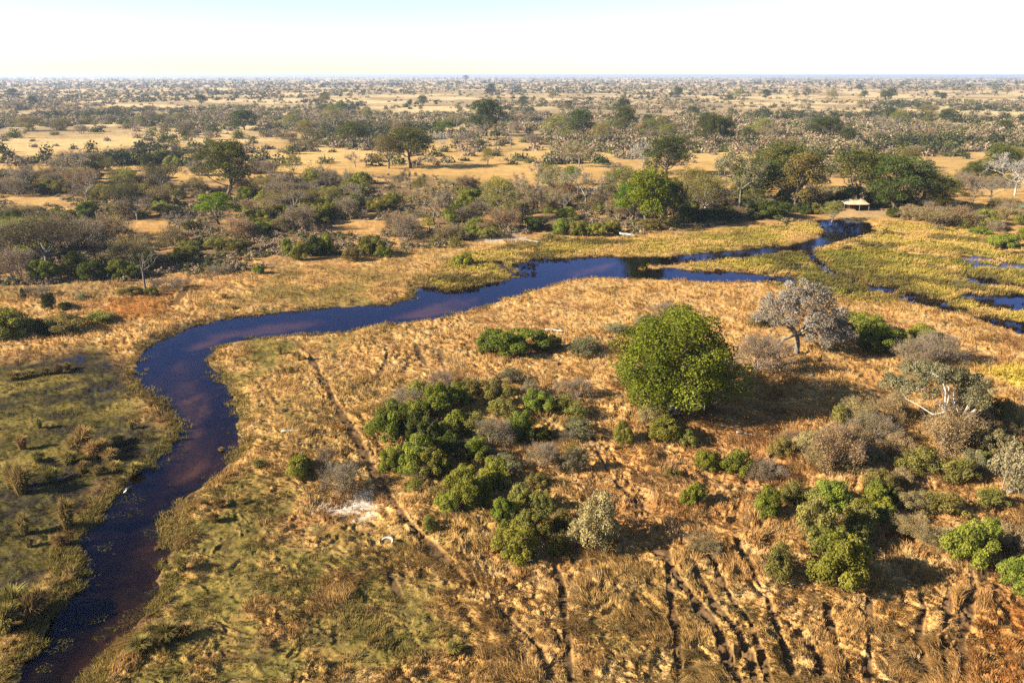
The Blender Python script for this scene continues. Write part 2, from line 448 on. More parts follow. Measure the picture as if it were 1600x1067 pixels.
# ------------------------------------------------------------------ ground
def build_ground():
    t = np.concatenate([np.linspace(-1.5, -1.02, 60)[:-1], np.linspace(-1.0, -.72, 130)[:-1], np.linspace(-.72, .72, 1000), np.linspace(.72, 1.0, 130)[1:], np.linspace(1.02, 1.5, 60)])
    phi = np.arctan(t)
    side = np.linspace(phi[-1], 2 * math.pi + phi[0], 60)[1:-1]
    phi = np.concatenate([phi, side])
    vpix = np.arange(1150, 121, -1.5)
    th = PITCH - np.arctan((533.5 - vpix) / FPX)
    r = CAM_H / np.tan(th)
    far = np.geomspace(r[-1], 70000, 40)[1:]
    near = np.array([.5, 8, 16, 24, 31, 36, 39])
    near = near[near < r[0] - .3]
    r = np.concatenate([near, r, far])
    PH, RR = np.meshgrid(phi, r)
    X, Y = (RR * np.sin(PH)).ravel(), (RR * np.cos(PH)).ravel()
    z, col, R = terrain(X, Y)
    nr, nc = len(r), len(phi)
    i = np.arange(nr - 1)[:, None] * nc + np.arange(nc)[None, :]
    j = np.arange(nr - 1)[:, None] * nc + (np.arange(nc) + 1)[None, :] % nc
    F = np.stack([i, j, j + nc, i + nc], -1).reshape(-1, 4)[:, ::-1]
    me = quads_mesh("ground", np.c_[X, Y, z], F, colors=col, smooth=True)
    m, N, L, out = new_mat("savanna ground")
    at = N.new("ShaderNodeAttribute"); at.attribute_name = "cover"
    ge = N.new("ShaderNodeNewGeometry")
    n1 = N.new("ShaderNodeTexNoise"); n1.inputs["Scale"].default_value = 2.2; n1.inputs["Detail"].default_value = 6; n1.inputs["Roughness"].default_value = .65
    n2 = N.new("ShaderNodeTexNoise"); n2.inputs["Scale"].default_value = .13; n2.inputs["Detail"].default_value = 6
    mr = N.new("ShaderNodeMapRange"); mr.inputs[1].default_value = .3; mr.inputs[2].default_value = .7; mr.inputs[3].default_value = .62; mr.inputs[4].default_value = 1.3
    mr2 = N.new("ShaderNodeMapRange"); mr2.inputs[1].default_value = .3; mr2.inputs[2].default_value = .7; mr2.inputs[3].default_value = .82; mr2.inputs[4].default_value = 1.16
    mu = N.new("ShaderNodeMath"); mu.operation = 'MULTIPLY'
    vm = N.new("ShaderNodeVectorMath"); vm.operation = 'SCALE'
    bs = N.new("ShaderNodeBsdfDiffuse")
    bp = N.new("ShaderNodeBump"); bp.inputs["Strength"].default_value = .55; bp.inputs["Distance"].default_value = .12
    for n in (n1, n2):
        L.new(ge.outputs["Position"], n.inputs["Vector"])
    L.new(n1.outputs["Fac"], mr.inputs[0]); L.new(n2.outputs["Fac"], mr2.inputs[0])
    L.new(mr.outputs[0], mu.inputs[0]); L.new(mr2.outputs[0], mu.inputs[1])
    L.new(at.outputs["Color"], vm.inputs[0]); L.new(mu.outputs[0], vm.inputs["Scale"])
    L.new(vm.outputs[0], bs.inputs[0]); L.new(n1.outputs["Fac"], bp.inputs["Height"]); L.new(bp.outputs[0], bs.inputs["Normal"])
    L.new(bs.outputs[0], out.inputs[0])
    return tag(link("ground", me, m), kind="structure")


build_ground()


def build_water():
    n = 40
    xs, ys = np.linspace(-120, 260, n), np.linspace(36, 300, n)
    X, Y = np.meshgrid(xs, ys)
    i = (np.arange(n - 1)[:, None] * n + np.arange(n - 1)[None, :]).ravel()
    me = quads_mesh("river_water", np.c_[X.ravel(), Y.ravel(), np.zeros(n * n)], np.stack([i, i + 1, i + n + 1, i + n], -1))
    m, N, L, out = new_mat("clear brown water")
    lw = N.new("ShaderNodeLayerWeight")
    pw = N.new("ShaderNodeMath"); pw.operation = 'POWER'; pw.inputs[1].default_value = 5.0
    fr = N.new("ShaderNodeMath"); fr.operation = 'MULTIPLY_ADD'; fr.inputs[1].default_value = .98; fr.inputs[2].default_value = .012
    L.new(lw.outputs["Facing"], pw.inputs[0]); L.new(pw.outputs[0], fr.inputs[0])
    tr = N.new("ShaderNodeBsdfTransparent"); tr.inputs[0].default_value = (.47, .41, .34, 1)
    gl = N.new("ShaderNodeBsdfGlossy"); gl.inputs["Roughness"].default_value = .06; gl.inputs["Color"].default_value = (.36, .44, .80, 1)
    mx = N.new("ShaderNodeMixShader")
    ge = N.new("ShaderNodeNewGeometry")
    n1 = N.new("ShaderNodeTexNoise"); n1.inputs["Scale"].default_value = 1.6; n1.inputs["Detail"].default_value = 4
    bp = N.new("ShaderNodeBump"); bp.inputs["Strength"].default_value = .12; bp.inputs["Distance"].default_value = .05
    L.new(ge.outputs["Position"], n1.inputs["Vector"]); L.new(n1.outputs["Fac"], bp.inputs["Height"])
    L.new(bp.outputs[0], lw.inputs["Normal"]); L.new(bp.outputs[0], gl.inputs["Normal"])
    L.new(fr.outputs[0], mx.inputs[0]); L.new(tr.outputs[0], mx.inputs[1]); L.new(gl.outputs[0], mx.inputs[2])
    L.new(mx.outputs[0], out.inputs[0])
    return tag(link("river_water", me, m), kind="structure")


build_water()

# ------------------------------------------------------------------ plant prototypes
def unit(v):
    return v / (np.linalg.norm(v, axis=-1, keepdims=True) + 1e-9)


class Geo:
    """Collects quads with one tone per face."""
    def __init__(self):
        self.V, self.F, self.T, self.n = [], [], [], 0

    def add(self, V, F, T):
        self.V.append(V.reshape(-1, 3)); self.F.append(F.reshape(-1, 4) + self.n); self.T.append(T)
        self.n += V.reshape(-1, 3).shape[0]

    def leaves(self, P, Nrm, size, tone, aspect=.62, g=rng):
        n = len(P)
        a = unit(np.cross(Nrm, g.normal(size=(n, 3))))
        b = np.cross(Nrm, a)
        s = (size * g.uniform(.6, 1.35, n))[:, None]
        a, b = a * s * .5, b * s * .5 * aspect
        V = np.stack([P - a - b * .5, P + b - a * .1, P + a + b * .35, P - b + a * .15], 1)
        self.add(V, np.arange(n * 4).reshape(n, 4), np.clip(tone, 0, 1))

    def tubes(self, P0, P1, R0, R1, k=3, tone=.5):
        n = len(P0)
        if n == 0:
            return
        d = unit(P1 - P0)
        ref = np.where(np.abs(d[:, 2:3]) > .9, np.array([[1., 0, 0]]), np.array([[0, 0, 1.]]))
        a = unit(np.cross(d, ref)); b = np.cross(d, a)
        ang = np.arange(k) * 2 * math.pi / k
        ring = a[:, None, :] * np.cos(ang)[None, :, None] + b[:, None, :] * np.sin(ang)[None, :, None]
        V = np.concatenate([P0[:, None] + ring * R0[:, None, None], P1[:, None] + ring * R1[:, None, None]], 1)
        base = np.arange(n)[:, None] * 2 * k
        i = np.arange(k)[None, :]
        j = (np.arange(k)[None, :] + 1) % k
        F = np.stack([base + i, base + j, base + k + j, base + k + i], -1)
        self.add(V, F, np.full(n * k, tone))

    def path(self, pts, r0, r1, k=6, tone=.5):
        P = np.asarray(pts, float)
        rr = np.linspace(r0, r1, len(P))
        # one continuous tube with shared rings
        d = unit(np.gradient(P, axis=0))
        ref = np.array([.31, .95, .05]); a = unit(np.cross(d, ref)); b = np.cross(d, a)
        ang = np.arange(k) * 2 * math.pi / k
        V = P[:, None] + (a[:, None] * np.cos(ang)[None, :, None] + b[:, None] * np.sin(ang)[None, :, None]) * rr[:, None, None]
        n = len(P)
        i = np.arange(n - 1)[:, None] * k + np.arange(k)[None]
        j = np.arange(n - 1)[:, None] * k + (np.arange(k)[None] + 1) % k
        self.add(V, np.stack([i, j, j + k, i + k], -1), np.full((n - 1) * k, tone))

    def mesh(self, name, smooth=False):
        return quads_mesh(name, np.concatenate(self.V), np.concatenate(self.F), tone=np.concatenate(self.T), smooth=smooth)


def wave3(P, f, seed):
    g = np.random.default_rng(seed)
    s = 0
    for _ in range(6):
        k = g.normal(size=3) * f
        s = s + np.sin(P @ k + g.uniform(0, 6.3))
    return s / 6


def lobed_crown(geo, lobes, n, size, g, up=.25, jitter=.55, holes=-.45, seed=1, aspect=.62):
    """Leaf sprays on the outer shells of many small lobes."""
    L = np.asarray(lobes, float)
    w = L[:, 3] ** 2
    idx = g.choice(len(L), n, p=w / w.sum())
    d = unit(g.normal(size=(n, 3)) + np.array([0, 0, up]))
    rad = g.uniform(.55, 1.06, n) ** .6 * np.where(g.random(n) < .10, g.uniform(1.0, 1.35, n), 1)
    P = L[idx, :3] + d * L[idx, 3:6] * rad[:, None]
    keep = (wave3(P, 3.0 / L[:, 3].mean(), seed) > holes) & (P[:, 2] > .05)
    P, d, idx = P[keep], d[keep], idx[keep]
    lt = g.uniform(.25, .75, len(L))
    tone = lt[idx] + .5 * (g.random(len(P)) - .5) + .2 * wave3(P, 1.2 / L[:, 3].mean(), seed + 1)
    geo.leaves(P, unit(d + jitter * g.normal(size=P.shape)), size, tone, aspect, g)


def shell_lobes(g, c, R, n, r, low=-.35, flat=1.0):
    """n lobes spread over an ellipsoid c, R (fibonacci with jitter)."""
    out = []
    for i in range(n):
        zc = low + (1 - low) * (i + .5) / n
        a = i * 2.39996 + g.uniform(-.3, .3)
        q = math.sqrt(max(0, 1 - zc * zc))
        s = g.uniform(.68, 1.0)
        rr = r * g.uniform(.7, 1.3)
        out.append((c[0] + R[0] * q * math.cos(a) * s, c[1] + R[1] * q * math.sin(a) * s, c[2] + R[2] * zc * s, rr, rr, rr * flat))
    return out


def limb(geo, a, b, r0, r1, g, sag=.12, k=5, n=5):
    a, b = np.asarray(a, float), np.asarray(b, float)
    L = np.linalg.norm(b - a)
    t = np.linspace(0, 1, n)[:, None]
    off = g.normal(size=3) * L * sag
    P = a + (b - a) * t + np.sin(t * math.pi) * off + g.normal(size=(n, 3)) * L * .03 * np.sin(t * math.pi)
    geo.path(P, r0, r1, k)
    return P


def branches(geo, start, direction, length, radius, depth, g, spread=.7, up=.15, split=(2, 4), tips=None, k=4):
    """Recursive limbs; collects the tip points."""
    d = unit(np.asarray(direction, float))
    end = start + d * length
    mid = (start + end) / 2 + g.normal(size=3) * length * .12
    if depth >= 2:
        geo.path([start, mid, end], radius, radius * .62, k + 1)
    else:
        geo.tubes(np.array([start, mid]), np.array([mid, end]), np.array([radius, radius * .8]), np.array([radius * .8, radius * .5]), 3)
    if depth == 0:
        if tips is not None:
            tips.append(end); tips.append(mid)
        return
    for _ in range(g.integers(*split) + 1):
        nd = unit(d + g.normal(size=3) * spread + np.array([0, 0, up]))
        branches(geo, start + (end - start) * g.uniform(.55, 1.0), nd, length * g.uniform(.55, .85), radius * .55, depth - 1, g, spread, up, split, tips, k)


PROTO = {}


def proto(key, parts, w, h):
    """parts: list of (part name, mesh, material)."""
    for _, me, m in parts:
        if m and not len(me.materials):
            me.materials.append(m)
    PROTO[key] = (parts, w, h)


M = dict(
    green=leaf_mat("fresh green leaves", (.055, .070, .012), (.265, .270, .044), .42),
    deep=leaf_mat("deep green leaves", (.018, .026, .007), (.105, .115, .026), .32),
    olive=leaf_mat("olive leaves", (.060, .058, .016), (.255, .228, .060), .38),
    silver=leaf_mat("grey green leaves", (.052, .052, .024), (.22, .20, .105)),
    lime=leaf_mat("lime leaves", (.035, .058, .005), (.135, .185, .015)),
    tan=leaf_mat("dry tan leaves", (.13, .095, .040), (.30, .215, .092)),
    pale=leaf_mat("pale dry leaves", (.13, .108, .048), (.29, .235, .105)),
    ash=leaf_mat("ashen leaves", (.135, .125, .092), (.35, .32, .245)),
    hero=leaf_mat("broad yellow green leaves", (.026, .037, .005), (.200, .206, .024), .33, hue=.02),
    drab=leaf_mat("drab thorn leaves", (.034, .031, .015), (.135, .115, .062)),
    straw=leaf_mat("straw blades", (.09, .066, .022), (.36, .262, .088), .3),
    rush=leaf_mat("rush blades", (.055, .044, .015), (.25, .19, .062), .3),
    bark=bark_mat("brown bark", (.030, .022, .016), (.085, .064, .046)),
    greybark=bark_mat("grey bark", (.075, .064, .052), (.175, .155, .128)),
    twig=bark_mat("grey twigs", (.085, .066, .048), (.20, .155, .115)),
    brtwig=bark_mat("brown twigs", (.085, .060, .036), (.19, .135, .078)),
    white=bark_mat("bleached wood", (.17, .155, .135), (.34, .32, .285)),
    darkwood=bark_mat("dark weathered wood", (.030, .026, .024), (.115, .100, .095)),
)


def make_shrub(key, mat, seed, w=5.0, h=3.4, lobes=26, n=11500, size=.15, stemmat='bark', holes=-.42, r=.2):
    g = np.random.default_rng(seed)
    R = w / 2
    lb = []
    nm = g.integers(2, 5)
    for i in range(nm):
        a = g.uniform(0, 6.28)
        q = R * g.uniform(.15, .48)
        rr = R * g.uniform(.5, .68)
        hh = h * g.uniform(.6, .9)
        lb += shell_lobes(g, (q * math.cos(a), q * math.sin(a), hh * .40), (rr * .85, rr * .85, hh * .52), lobes // nm + 2, R * r, low=-.55, flat=.85)
    geo = Geo()
    lobed_crown(geo, lb, n, size, g, seed=seed, holes=holes)
    st = Geo()
    for i in range(7):
        t = lb[g.integers(len(lb))]
        limb(st, (g.normal() * .15, g.normal() * .15, -.3), (t[0] * .9, t[1] * .9, t[2] * .95), .07, .025, g)
    for i in range(10):                       # a few dead twigs poking out
        t = lb[g.integers(len(lb))]
        c = np.array(t[:3]); d = unit(c - np.array([0, 0, h * .25]))
        limb(st, c * .6, c + d * R * .34, .03, .012, g, k=3, n=4)
    proto(key, [("foliage", geo.mesh(key + " foliage"), M[mat]), ("stem", st.mesh(key + " stem"), M[stemmat])], w, h)


def make_dry(key, twig, leaf, seed, w=5.0, h=3.2, n=1400, size=.15, stems=13):
    g = np.random.default_rng(seed)
    st, tips = Geo(), []
    for i in range(stems):
        a = g.uniform(0, 6.28); s = g.uniform(.05, 1.1)
        d = np.array([math.cos(a) * s, math.sin(a) * s, 1.0])
        branches(st, np.array([g.normal() * .3, g.normal() * .3, -.2]), d, h * .42, .05, 3, g, .55, .08, (1, 3), tips)
    T = np.array(tips)
    V = np.concatenate(st.V)
    f = np.array([w / 2 / np.percentile(np.abs(V[:, :2]), 97), h / np.percentile(V[:, 2], 99)])
    for v in st.V:
        v[:, :2] *= f[0]; v[:, 2] *= f[1]
    T = T * np.array([f[0], f[0], f[1]])
    # fine twig ends: many thin sticks round the tips
    m = 2600
    P = T[g.integers(len(T), size=m)] + g.normal(size=(m, 3)) * .16
    D = unit(P - np.array([0, 0, h * .15]) + g.normal(size=(m, 3)) * 1.1) * g.uniform(.2, .5, (m, 1))
    ok = P[:, 2] > 0
    st.tubes(P[ok], (P + D)[ok], np.full(ok.sum(), .014), np.full(ok.sum(), .008), 3)
    geo = Geo()
    P = T[g.integers(len(T), size=n)] + g.normal(size=(n, 3)) * .25
    P = P[P[:, 2] > .1]
    geo.leaves(P, unit(g.normal(size=P.shape)), size, .5 + .45 * wave3(P, .9, seed) + .4 * (g.random(len(P)) - .5), .6, g)
    proto(key, [("foliage", geo.mesh(key + " foliage"), M[leaf]), ("stem", st.mesh(key + " stem"), M[twig])], w, h)


def make_tree(key, mat, bark, seed, w=14.0, h=17.0, trunk=.28, masses=7, n=11000, size=.42, tr=.42, low=.36, holes=-.4, lobe=.095, spread=1.0, per=9, umbrella=0):
    """Trunk forking into limbs that each carry a mass of lobes; the crown is uneven and open between masses."""
    g = np.random.default_rng(seed)
    st, lb = Geo(), []
    th = h * trunk
    lean = g.normal(size=2) * h * .03
    top = np.array([lean[0], lean[1], th])
    st.path([(0, 0, -.5), (lean[0] * .3, lean[1] * .3, th * .4), top], tr * 1.25, tr * .85, 8)
    R = w / 2
    for i in range(masses):
        a = i * 2.39996 + g.uniform(-.4, .4)
        q = R * (.12 + .62 * math.sqrt((i + .3) / masses)) * spread * g.uniform(.85, 1.15)
        zc = h * (low + (.84 - low) * (1 - ((i + .3) / masses) ** 1.3 * g.uniform(.75, 1.1)))
        if umbrella:
            zc = h * g.uniform(.74, .88)
        mr_ = R * g.uniform(.34, .50)
        c = np.array([q * math.cos(a), q * math.sin(a), zc])
        P = limb(st, top, c - np.array([0, 0, mr_ * .25]), tr * .5, tr * .14, g, .10)
        fl = .42 if umbrella else .78
        ls = shell_lobes(g, c, (mr_, mr_, mr_ * fl), per, w * lobe, low=-.5, flat=.8)
        lb += ls
        for t in ls[::2]:
            limb(st, P[3], t[:3], tr * .15, tr * .04, g, k=4, n=4)
    geo = Geo()
    lobed_crown(geo, lb, n, size, g, seed=seed, holes=holes)
    V = np.concatenate(geo.V)
    proto(key, [("crown", geo.mesh(key + " crown"), M[mat]), ("trunk", st.mesh(key + " trunk", True), M[bark])],
          2 * np.percentile(np.abs(V[:, :2]), 97.5), np.percentile(V[:, 2], 99.5))


def make_bare(key, twig, leaf, seed, w=11.0, h=10.0, n=1500, size=.25, tr=.2, depth=4, lean=(0, 0), spread=.55, fine=2500, trunk=.25):
    g = np.random.default_rng(seed)
    st, tips = Geo(), []
    top = np.array([lean[0], lean[1], h * trunk])
    st.path([(0, 0, -.4), (lean[0] * .35, lean[1] * .35, h * trunk * .5), top], tr, tr * .75, 7)
    for i in range(5):
        a = i * 1.257 + g.uniform(-.4, .4)
        branches(st, top, (math.cos(a) * .9 + lean[0] * .1, math.sin(a) * .9 + lean[1] * .1, g.uniform(.5, 1.1)), h * .27, tr * .5, depth - 1, g, spread, .1, (1, 3), tips, 4)
    T = np.array(tips)
    V = np.concatenate(st.V)
    f0 = w / 2 / np.percentile(np.abs(V[:, :2]), 97); f1 = h / np.percentile(V[:, 2], 99.3)
    for v in st.V:
        v[:, :2] *= f0; v[:, 2] *= f1
    T = T * np.array([f0, f0, f1])
    P = T[g.integers(len(T), size=fine)] + g.normal(size=(fine, 3)) * w * .02
    D = unit(g.normal(size=(fine, 3)) + np.array([0, 0, .3])) * g.uniform(.3, .8, (fine, 1)) * w * .07
    st.tubes(P, P + D, np.full(fine, .022), np.full(fine, .010), 3)
    parts = []
    if n:
        geo = Geo()
        P = T[g.integers(len(T), size=n)] + g.normal(size=(n, 3)) * w * .035
        geo.leaves(P, unit(g.normal(size=P.shape) + np.array([-.2, 0, .5])), size, .5 + .4 * wave3(P, .5, seed) + .4 * (g.random(n) - .5), .65, g)
        parts.append(("crown", geo.mesh(key + " crown"), M[leaf]))
    parts.append(("trunk", st.mesh(key + " trunk", True), M[twig]))
    proto(key, parts, w, h)


for i in range(4):
    make_shrub("green%d" % i, 'green', 100 + i)
    make_shrub("deep%d" % i, 'deep', 120 + i, n=11000)
    make_shrub("olive%d" % i, 'olive', 140 + i, n=9500, size=.14, holes=-.28)
for i in range(3):
    make_shrub("silver%d" % i, 'silver', 160 + i, n=10000, size=.12, stemmat='greybark', holes=-.25)
    make_dry("dry%d" % i, 'twig', 'tan', 180 + i, n=3000, size=.11)
    make_dry("brown%d" % i, 'brtwig', 'tan', 190 + i, n=9000, size=.125)
    make_shrub("pale%d" % i, 'pale', 195 + i, n=15000, size=.11, stemmat='greybark', holes=-.3)
for i in range(4):
    make_tree("dark_tree%d" % i, 'deep', 'bark', 200 + i, masses=11 + i, low=.2, trunk=.15, n=17000, size=.36, spread=.92)
    make_tree("tall_tree%d" % i, 'deep', 'bark', 210 + i, masses=9 + i, low=.34, trunk=.27, n=15000, size=.36)
    make_tree("olive_tree%d" % i, 'olive', 'greybark', 220 + i, masses=9 + i, n=11000, size=.34, holes=-.25, low=.27, trunk=.2)
make_tree("lime_tree0", 'lime', 'bark', 241, masses=11, n=13000, trunk=.2, low=.22)
make_tree("lime_tree1", 'lime', 'bark', 242, masses=7, n=9000, trunk=.15, low=.3)
make_tree("column_tree0", 'olive', 'bark', 250, w=8, h=15, trunk=.12, low=.12, masses=12, n=12000, size=.34, holes=-.5, lobe=.13)
make_tree("acacia0", 'drab', 'darkwood', 260, w=16, h=10, masses=12, n=12000, size=.26, umbrella=1, trunk=.3, holes=-.35, lobe=.10)
make_tree("acacia1", 'olive', 'darkwood', 261, w=16, h=10, masses=10, n=9000, size=.26, umbrella=1, trunk=.3, holes=-.35, lobe=.10)
for i in range(3):
    make_bare("bare_tree%d" % i, 'greybark', 'tan', 300 + i, n=900)
    make_bare("white_tree%d" % i, 'white', 'pale', 310 + i, n=0, fine=3000, tr=.15)
    make_bare("pale_tree%d" % i, 'greybark', 'pale', 320 + i, n=5200, size=.26)
make_bare("dead_tree0", 'darkwood', 'tan', 330, w=7, h=9, n=0, fine=0, tr=.2, depth=3, trunk=.35)


def make_hero():
    g = np.random.default_rng(77)
    w, h = 16.5, 16.5
    R = w / 2
    lb = shell_lobes(g, (0, 0, 8.0), (R * .90, R * .90, 7.3), 150, 1.25, low=-.86, flat=.85)
    lb = [(x_ * k_, y_ * k_, 8.0 + (z_ - 8.0) * k_, a_ * q_, b_ * q_, c_ * q_) for (x_, y_, z_, a_, b_, c_), k_, q_ in zip(lb, g.uniform(.80, 1.15, 150), g.uniform(.7, 1.35, 150))]
    for _ in range(26):
        lb.append((g.normal() * 3, g.normal() * 3, 7 + g.normal() * 2.8, 2.2, 2.2, 2.0))
    geo = Geo()
    lobed_crown(geo, lb, 52000, .30, g, up=.3, jitter=.55, holes=-.38, seed=7)
    st = Geo()
    st.path([(0, 0, -.6), (.1, .1, 1.2), (.2, .1, 3.2)], .95, .65, 10)
    for i in range(14):
        t = lb[g.integers(150)]
        P = limb(st, (.2, .1, g.uniform(2.4, 3.4)), np.array(t[:3]) * np.array([.9, .9, .95]), .32, .08, g)
        for _ in range(3):
            limb(st, P[3], lb[g.integers(150)][:3] * 1 if False else P[4] + g.normal(size=3) * 1.4, .08, .03, g, k=4, n=4)
    proto("hero", [("crown", geo.mesh("hero crown"), M['hero']), ("trunk", st.mesh("hero trunk", True), M['greybark'])], w, h)


make_hero()


def make_leaning():
    """Open grey-green tree on a pale leaning forked trunk (the bare limb shows under the crown)."""
    g = np.random.default_rng(91)
    st = Geo()
    st.path([(-.4, -2.0, -.4), (.1, -1.9, .9), (.7, -1.6, 1.9), (1.7, -1.3, 2.5), (3.0, -1.0, 3.0), (4.4, -.6, 3.9)], .34, .18, 8)
    st.path([(.7, -1.6, 1.9), (.6, -1.4, 2.7), (.1, -1.2, 3.5), (-.8, -.8, 4.6)], .2, .1, 6)
    lb = []
    for c, r in ((tuple(np.array(c_) + (0, .8, 1.3)), r_) for c_, r_ in (((-3.2, .5, 4.6), 2.6), ((0, 2.0, 5.6), 2.9), ((3.0, 3.0, 5.2), 2.7), ((5.2, .8, 4.2), 2.4), ((-4.8, 3.0, 4.2), 2.2), ((1.0, 5.0, 5.0), 2.6), ((6.6, 3.6, 4.4), 2.2), ((-1.5, 4.6, 5.4), 2.4), ((4.6, -.4, 3.2), 1.6))):
        lb += shell_lobes(g, c, (r, r, r * .5), 11, .75, low=-.4, flat=.75)
        limb(st, (2.2, -1.2, 2.7) if c[0] > 0 else (-.2, -1.1, 3.8), c, .12, .04, g)
        for t in lb[-11::2]:
            limb(st, c, t[:3], .05, .015, g, k=3, n=4)
    geo = Geo()
    lobed_crown(geo, lb, 30000, .20, g, seed=91, holes=-.35, jitter=.8)
    proto("leaning", [("crown", geo.mesh("leaning crown"), M['silver']), ("trunk", st.mesh("leaning trunk", True), M['white'])], 17.0, 8.0)


make_leaning()


def make_greytree():
    """Wide pale tree with whitish limbs bending to the ground."""
    g = np.random.default_rng(95)
    st, lb = Geo(), []
    st.path([(0, 0, -.4), (.1, 0, 1.5), (-.1, .1, 3.0)], .34, .26, 8)
    st.path([(-2.6, -1.5, .1), (-2.9, -1.4, 1.6), (-2.2, -1.0, 2.6), (-.1, .1, 3.0)], .16, .24, 7)
    for c, r in (((0, 0, 8.6), 2.6), ((-2.4, .5, 7.2), 2.3), ((2.2, .8, 7.4), 2.4), ((-3.6, 0, 5.2), 2.1), ((3.6, 0, 5.4), 2.3), ((.4, -2.2, 5.6), 2.3), ((0, 2.5, 6.4), 2.4), ((4.6, -.6, 3.4), 2.0), ((2.4, -1.6, 3.2), 1.9)):
        lb += shell_lobes(g, c, (r, r, r * .62), 12, .72, low=-.6, flat=.8)
        P = limb(st, (-.1, .1, 2.9), c, .2, .06, g)
        for t in lb[-12:]:
            limb(st, c if g.random() < .6 else P[3], t[:3], .06, .02, g, k=3, n=4)
    geo = Geo()
    lobed_crown(geo, lb, 30000, .19, g, seed=95, holes=-.28, jitter=.9)
    proto("greytree", [("crown", geo.mesh("grey tree crown"), M['ash']), ("trunk", st.mesh("grey tree trunk", True), M['greybark'])], 11.5, 10.6)


make_greytree()


def make_tussock(key, mat, seed, n=900, h=1.3, w=1.5):
    g = np.random.default_rng(seed)
    geo = Geo()
    a = g.uniform(0, 6.28, n); lean = g.uniform(.02, .62, n)
    base = np.c_[np.cos(a) * lean * .35, np.sin(a) * lean * .35, np.full(n, -.1)] + g.normal(size=(n, 3)) * .05
    out = np.c_[np.cos(a), np.sin(a), np.zeros(n)]
    L = h * g.uniform(.6, 1.1, n)
    mid = base + out * (lean * L * .35)[:, None] + np.array([0, 0, 1]) * (L * .65)[:, None]
    tip = mid + out * (lean * L * .62)[:, None] + np.array([0, 0, 1]) * (L * (.38 - .6 * lean))[:, None]
    side = np.c_[-np.sin(a), np.cos(a), np.zeros(n)] * .022
    V = np.stack([base - side, base + side, mid + side, mid - side], 1)
    V2 = np.stack([mid - side, mid + side, tip + side * .3, tip - side * .3], 1)
    t = .45 + .4 * g.random(n) + .2 * np.sin(a)
    geo.add(V, np.arange(n * 4).reshape(n, 4), np.clip(t - .25, 0, 1)); geo.add(V2, np.arange(n * 4).reshape(n, 4), np.clip(t, 0, 1))
    proto(key, [(None, geo.mesh(key), M[mat])], w, h)


for i in range(3):
    make_tussock("tussock%d" % i, 'straw', 400 + i)
    make_tussock("rush%d" % i, 'rush', 410 + i)

# ------------------------------------------------------------------ placing
NAMES = dict(tall_tree="tree", green="shrub", deep="shrub", olive="shrub", silver="shrub", dry="dry_shrub", brown="tan_shrub", pale="tan_shrub", dark_tree="tree", olive_tree="tree",
             lime_tree="tree", column_tree="tree", acacia="acacia_tree", bare_tree="bare_tree", white_tree="dead_tree", pale_tree="dry_tree", dead_tree="dead_tree", hero="tree",
             leaning="tree", greytree="tree", tussock="grass_tussock", rush="grass_tussock")
CATS = {"shrub": "shrub", "dry_shrub": "dry shrub", "tan_shrub": "tan shrub", "tree": "tree", "acacia_tree": "acacia tree", "bare_tree": "bare tree", "dead_tree": "dead tree", "dry_tree": "dry tree", "grass_tussock": "grass tussock"}
LOOK = dict(tall_tree="dark green tall trunked tree", green="fresh green leafy shrub", deep="dark green leafy shrub", olive="olive green shrub", silver="grey green shrub", dry="grey leafless twiggy shrub", brown="brown dry leafy shrub",
            pale="pale straw coloured dry shrub", dark_tree="dark green broad crowned tree", olive_tree="olive crowned tree", lime_tree="bright lime green tree", column_tree="olive column shaped tree",
            acacia="flat topped thorn tree", bare_tree="grey leafless tree", white_tree="bleached white dead tree", pale_tree="pale dry leaved tree", dead_tree="dark bare dead tree",
            tussock="straw coloured grass tussock", rush="brownish green rush tussock")
LAND = [("the big round yellow green tree", 1055, 640), ("the pale grey tree with whitish limbs", 1240, 555), ("the tree with a white leaning trunk", 1450, 690),
        ("the white sandy patch", 545, 800), ("the curved bleached log", 605, 855), ("the inside of the river bend", 335, 560), ("the dark dead tree by the water meadow", 228, 458),
        ("the lime green rounded tree in the thicket", 342, 350), ("the cream canopy", 1328, 325), ("the round bush standing in the flooded bank", 725, 411), ("the tall dark trunked tree above the thicket", 355, 305),
        ("the bright green riverside tree", 1010, 350), ("the olive column shaped tree", 1245, 325), ("the reedy marsh edge", 1570, 480), ("the long diagonal game trail", 640, 840),
        ("the tan rounded bush with a long shadow", 915, 860), ("the wide green bush near the river", 800, 548), ("the lone green bush on the meadow", 478, 748), ("the pair of dark trees on the open grass", 640, 262),
        ("the three stemmed grove on the yellow grass", 1115, 228), ("the tall dark tree beyond the clearing", 760, 212), ("the round dark tree on the far plain", 382, 205),
        ("the corner of rust red grass", 1580, 980), ("the white dead tree beside the far bank", 1585, 300), ("the large pale green bush beside the tracks", 1312, 930), ("the stand of trees behind the canopy", 1370, 320),
        ("the sandy landing on the north bank", 785, 365), ("the burnt rust patch by the meadow", 200, 490)]
SPECS = []         # every placed plant: dict(key, px, py, w, h, label, group)


def put(kind, px, py, w, h, label=None, group=None, var=None):
    n = len([k for k in PROTO if k.rstrip('0123456789') == kind])
    key = kind if kind in PROTO else "%s%d" % (kind, (rng.integers(n) if var is None else var))
    SPECS.append(dict(kind=kind, key=key, px=px, py=py, w=w, h=h, label=label, group=group))


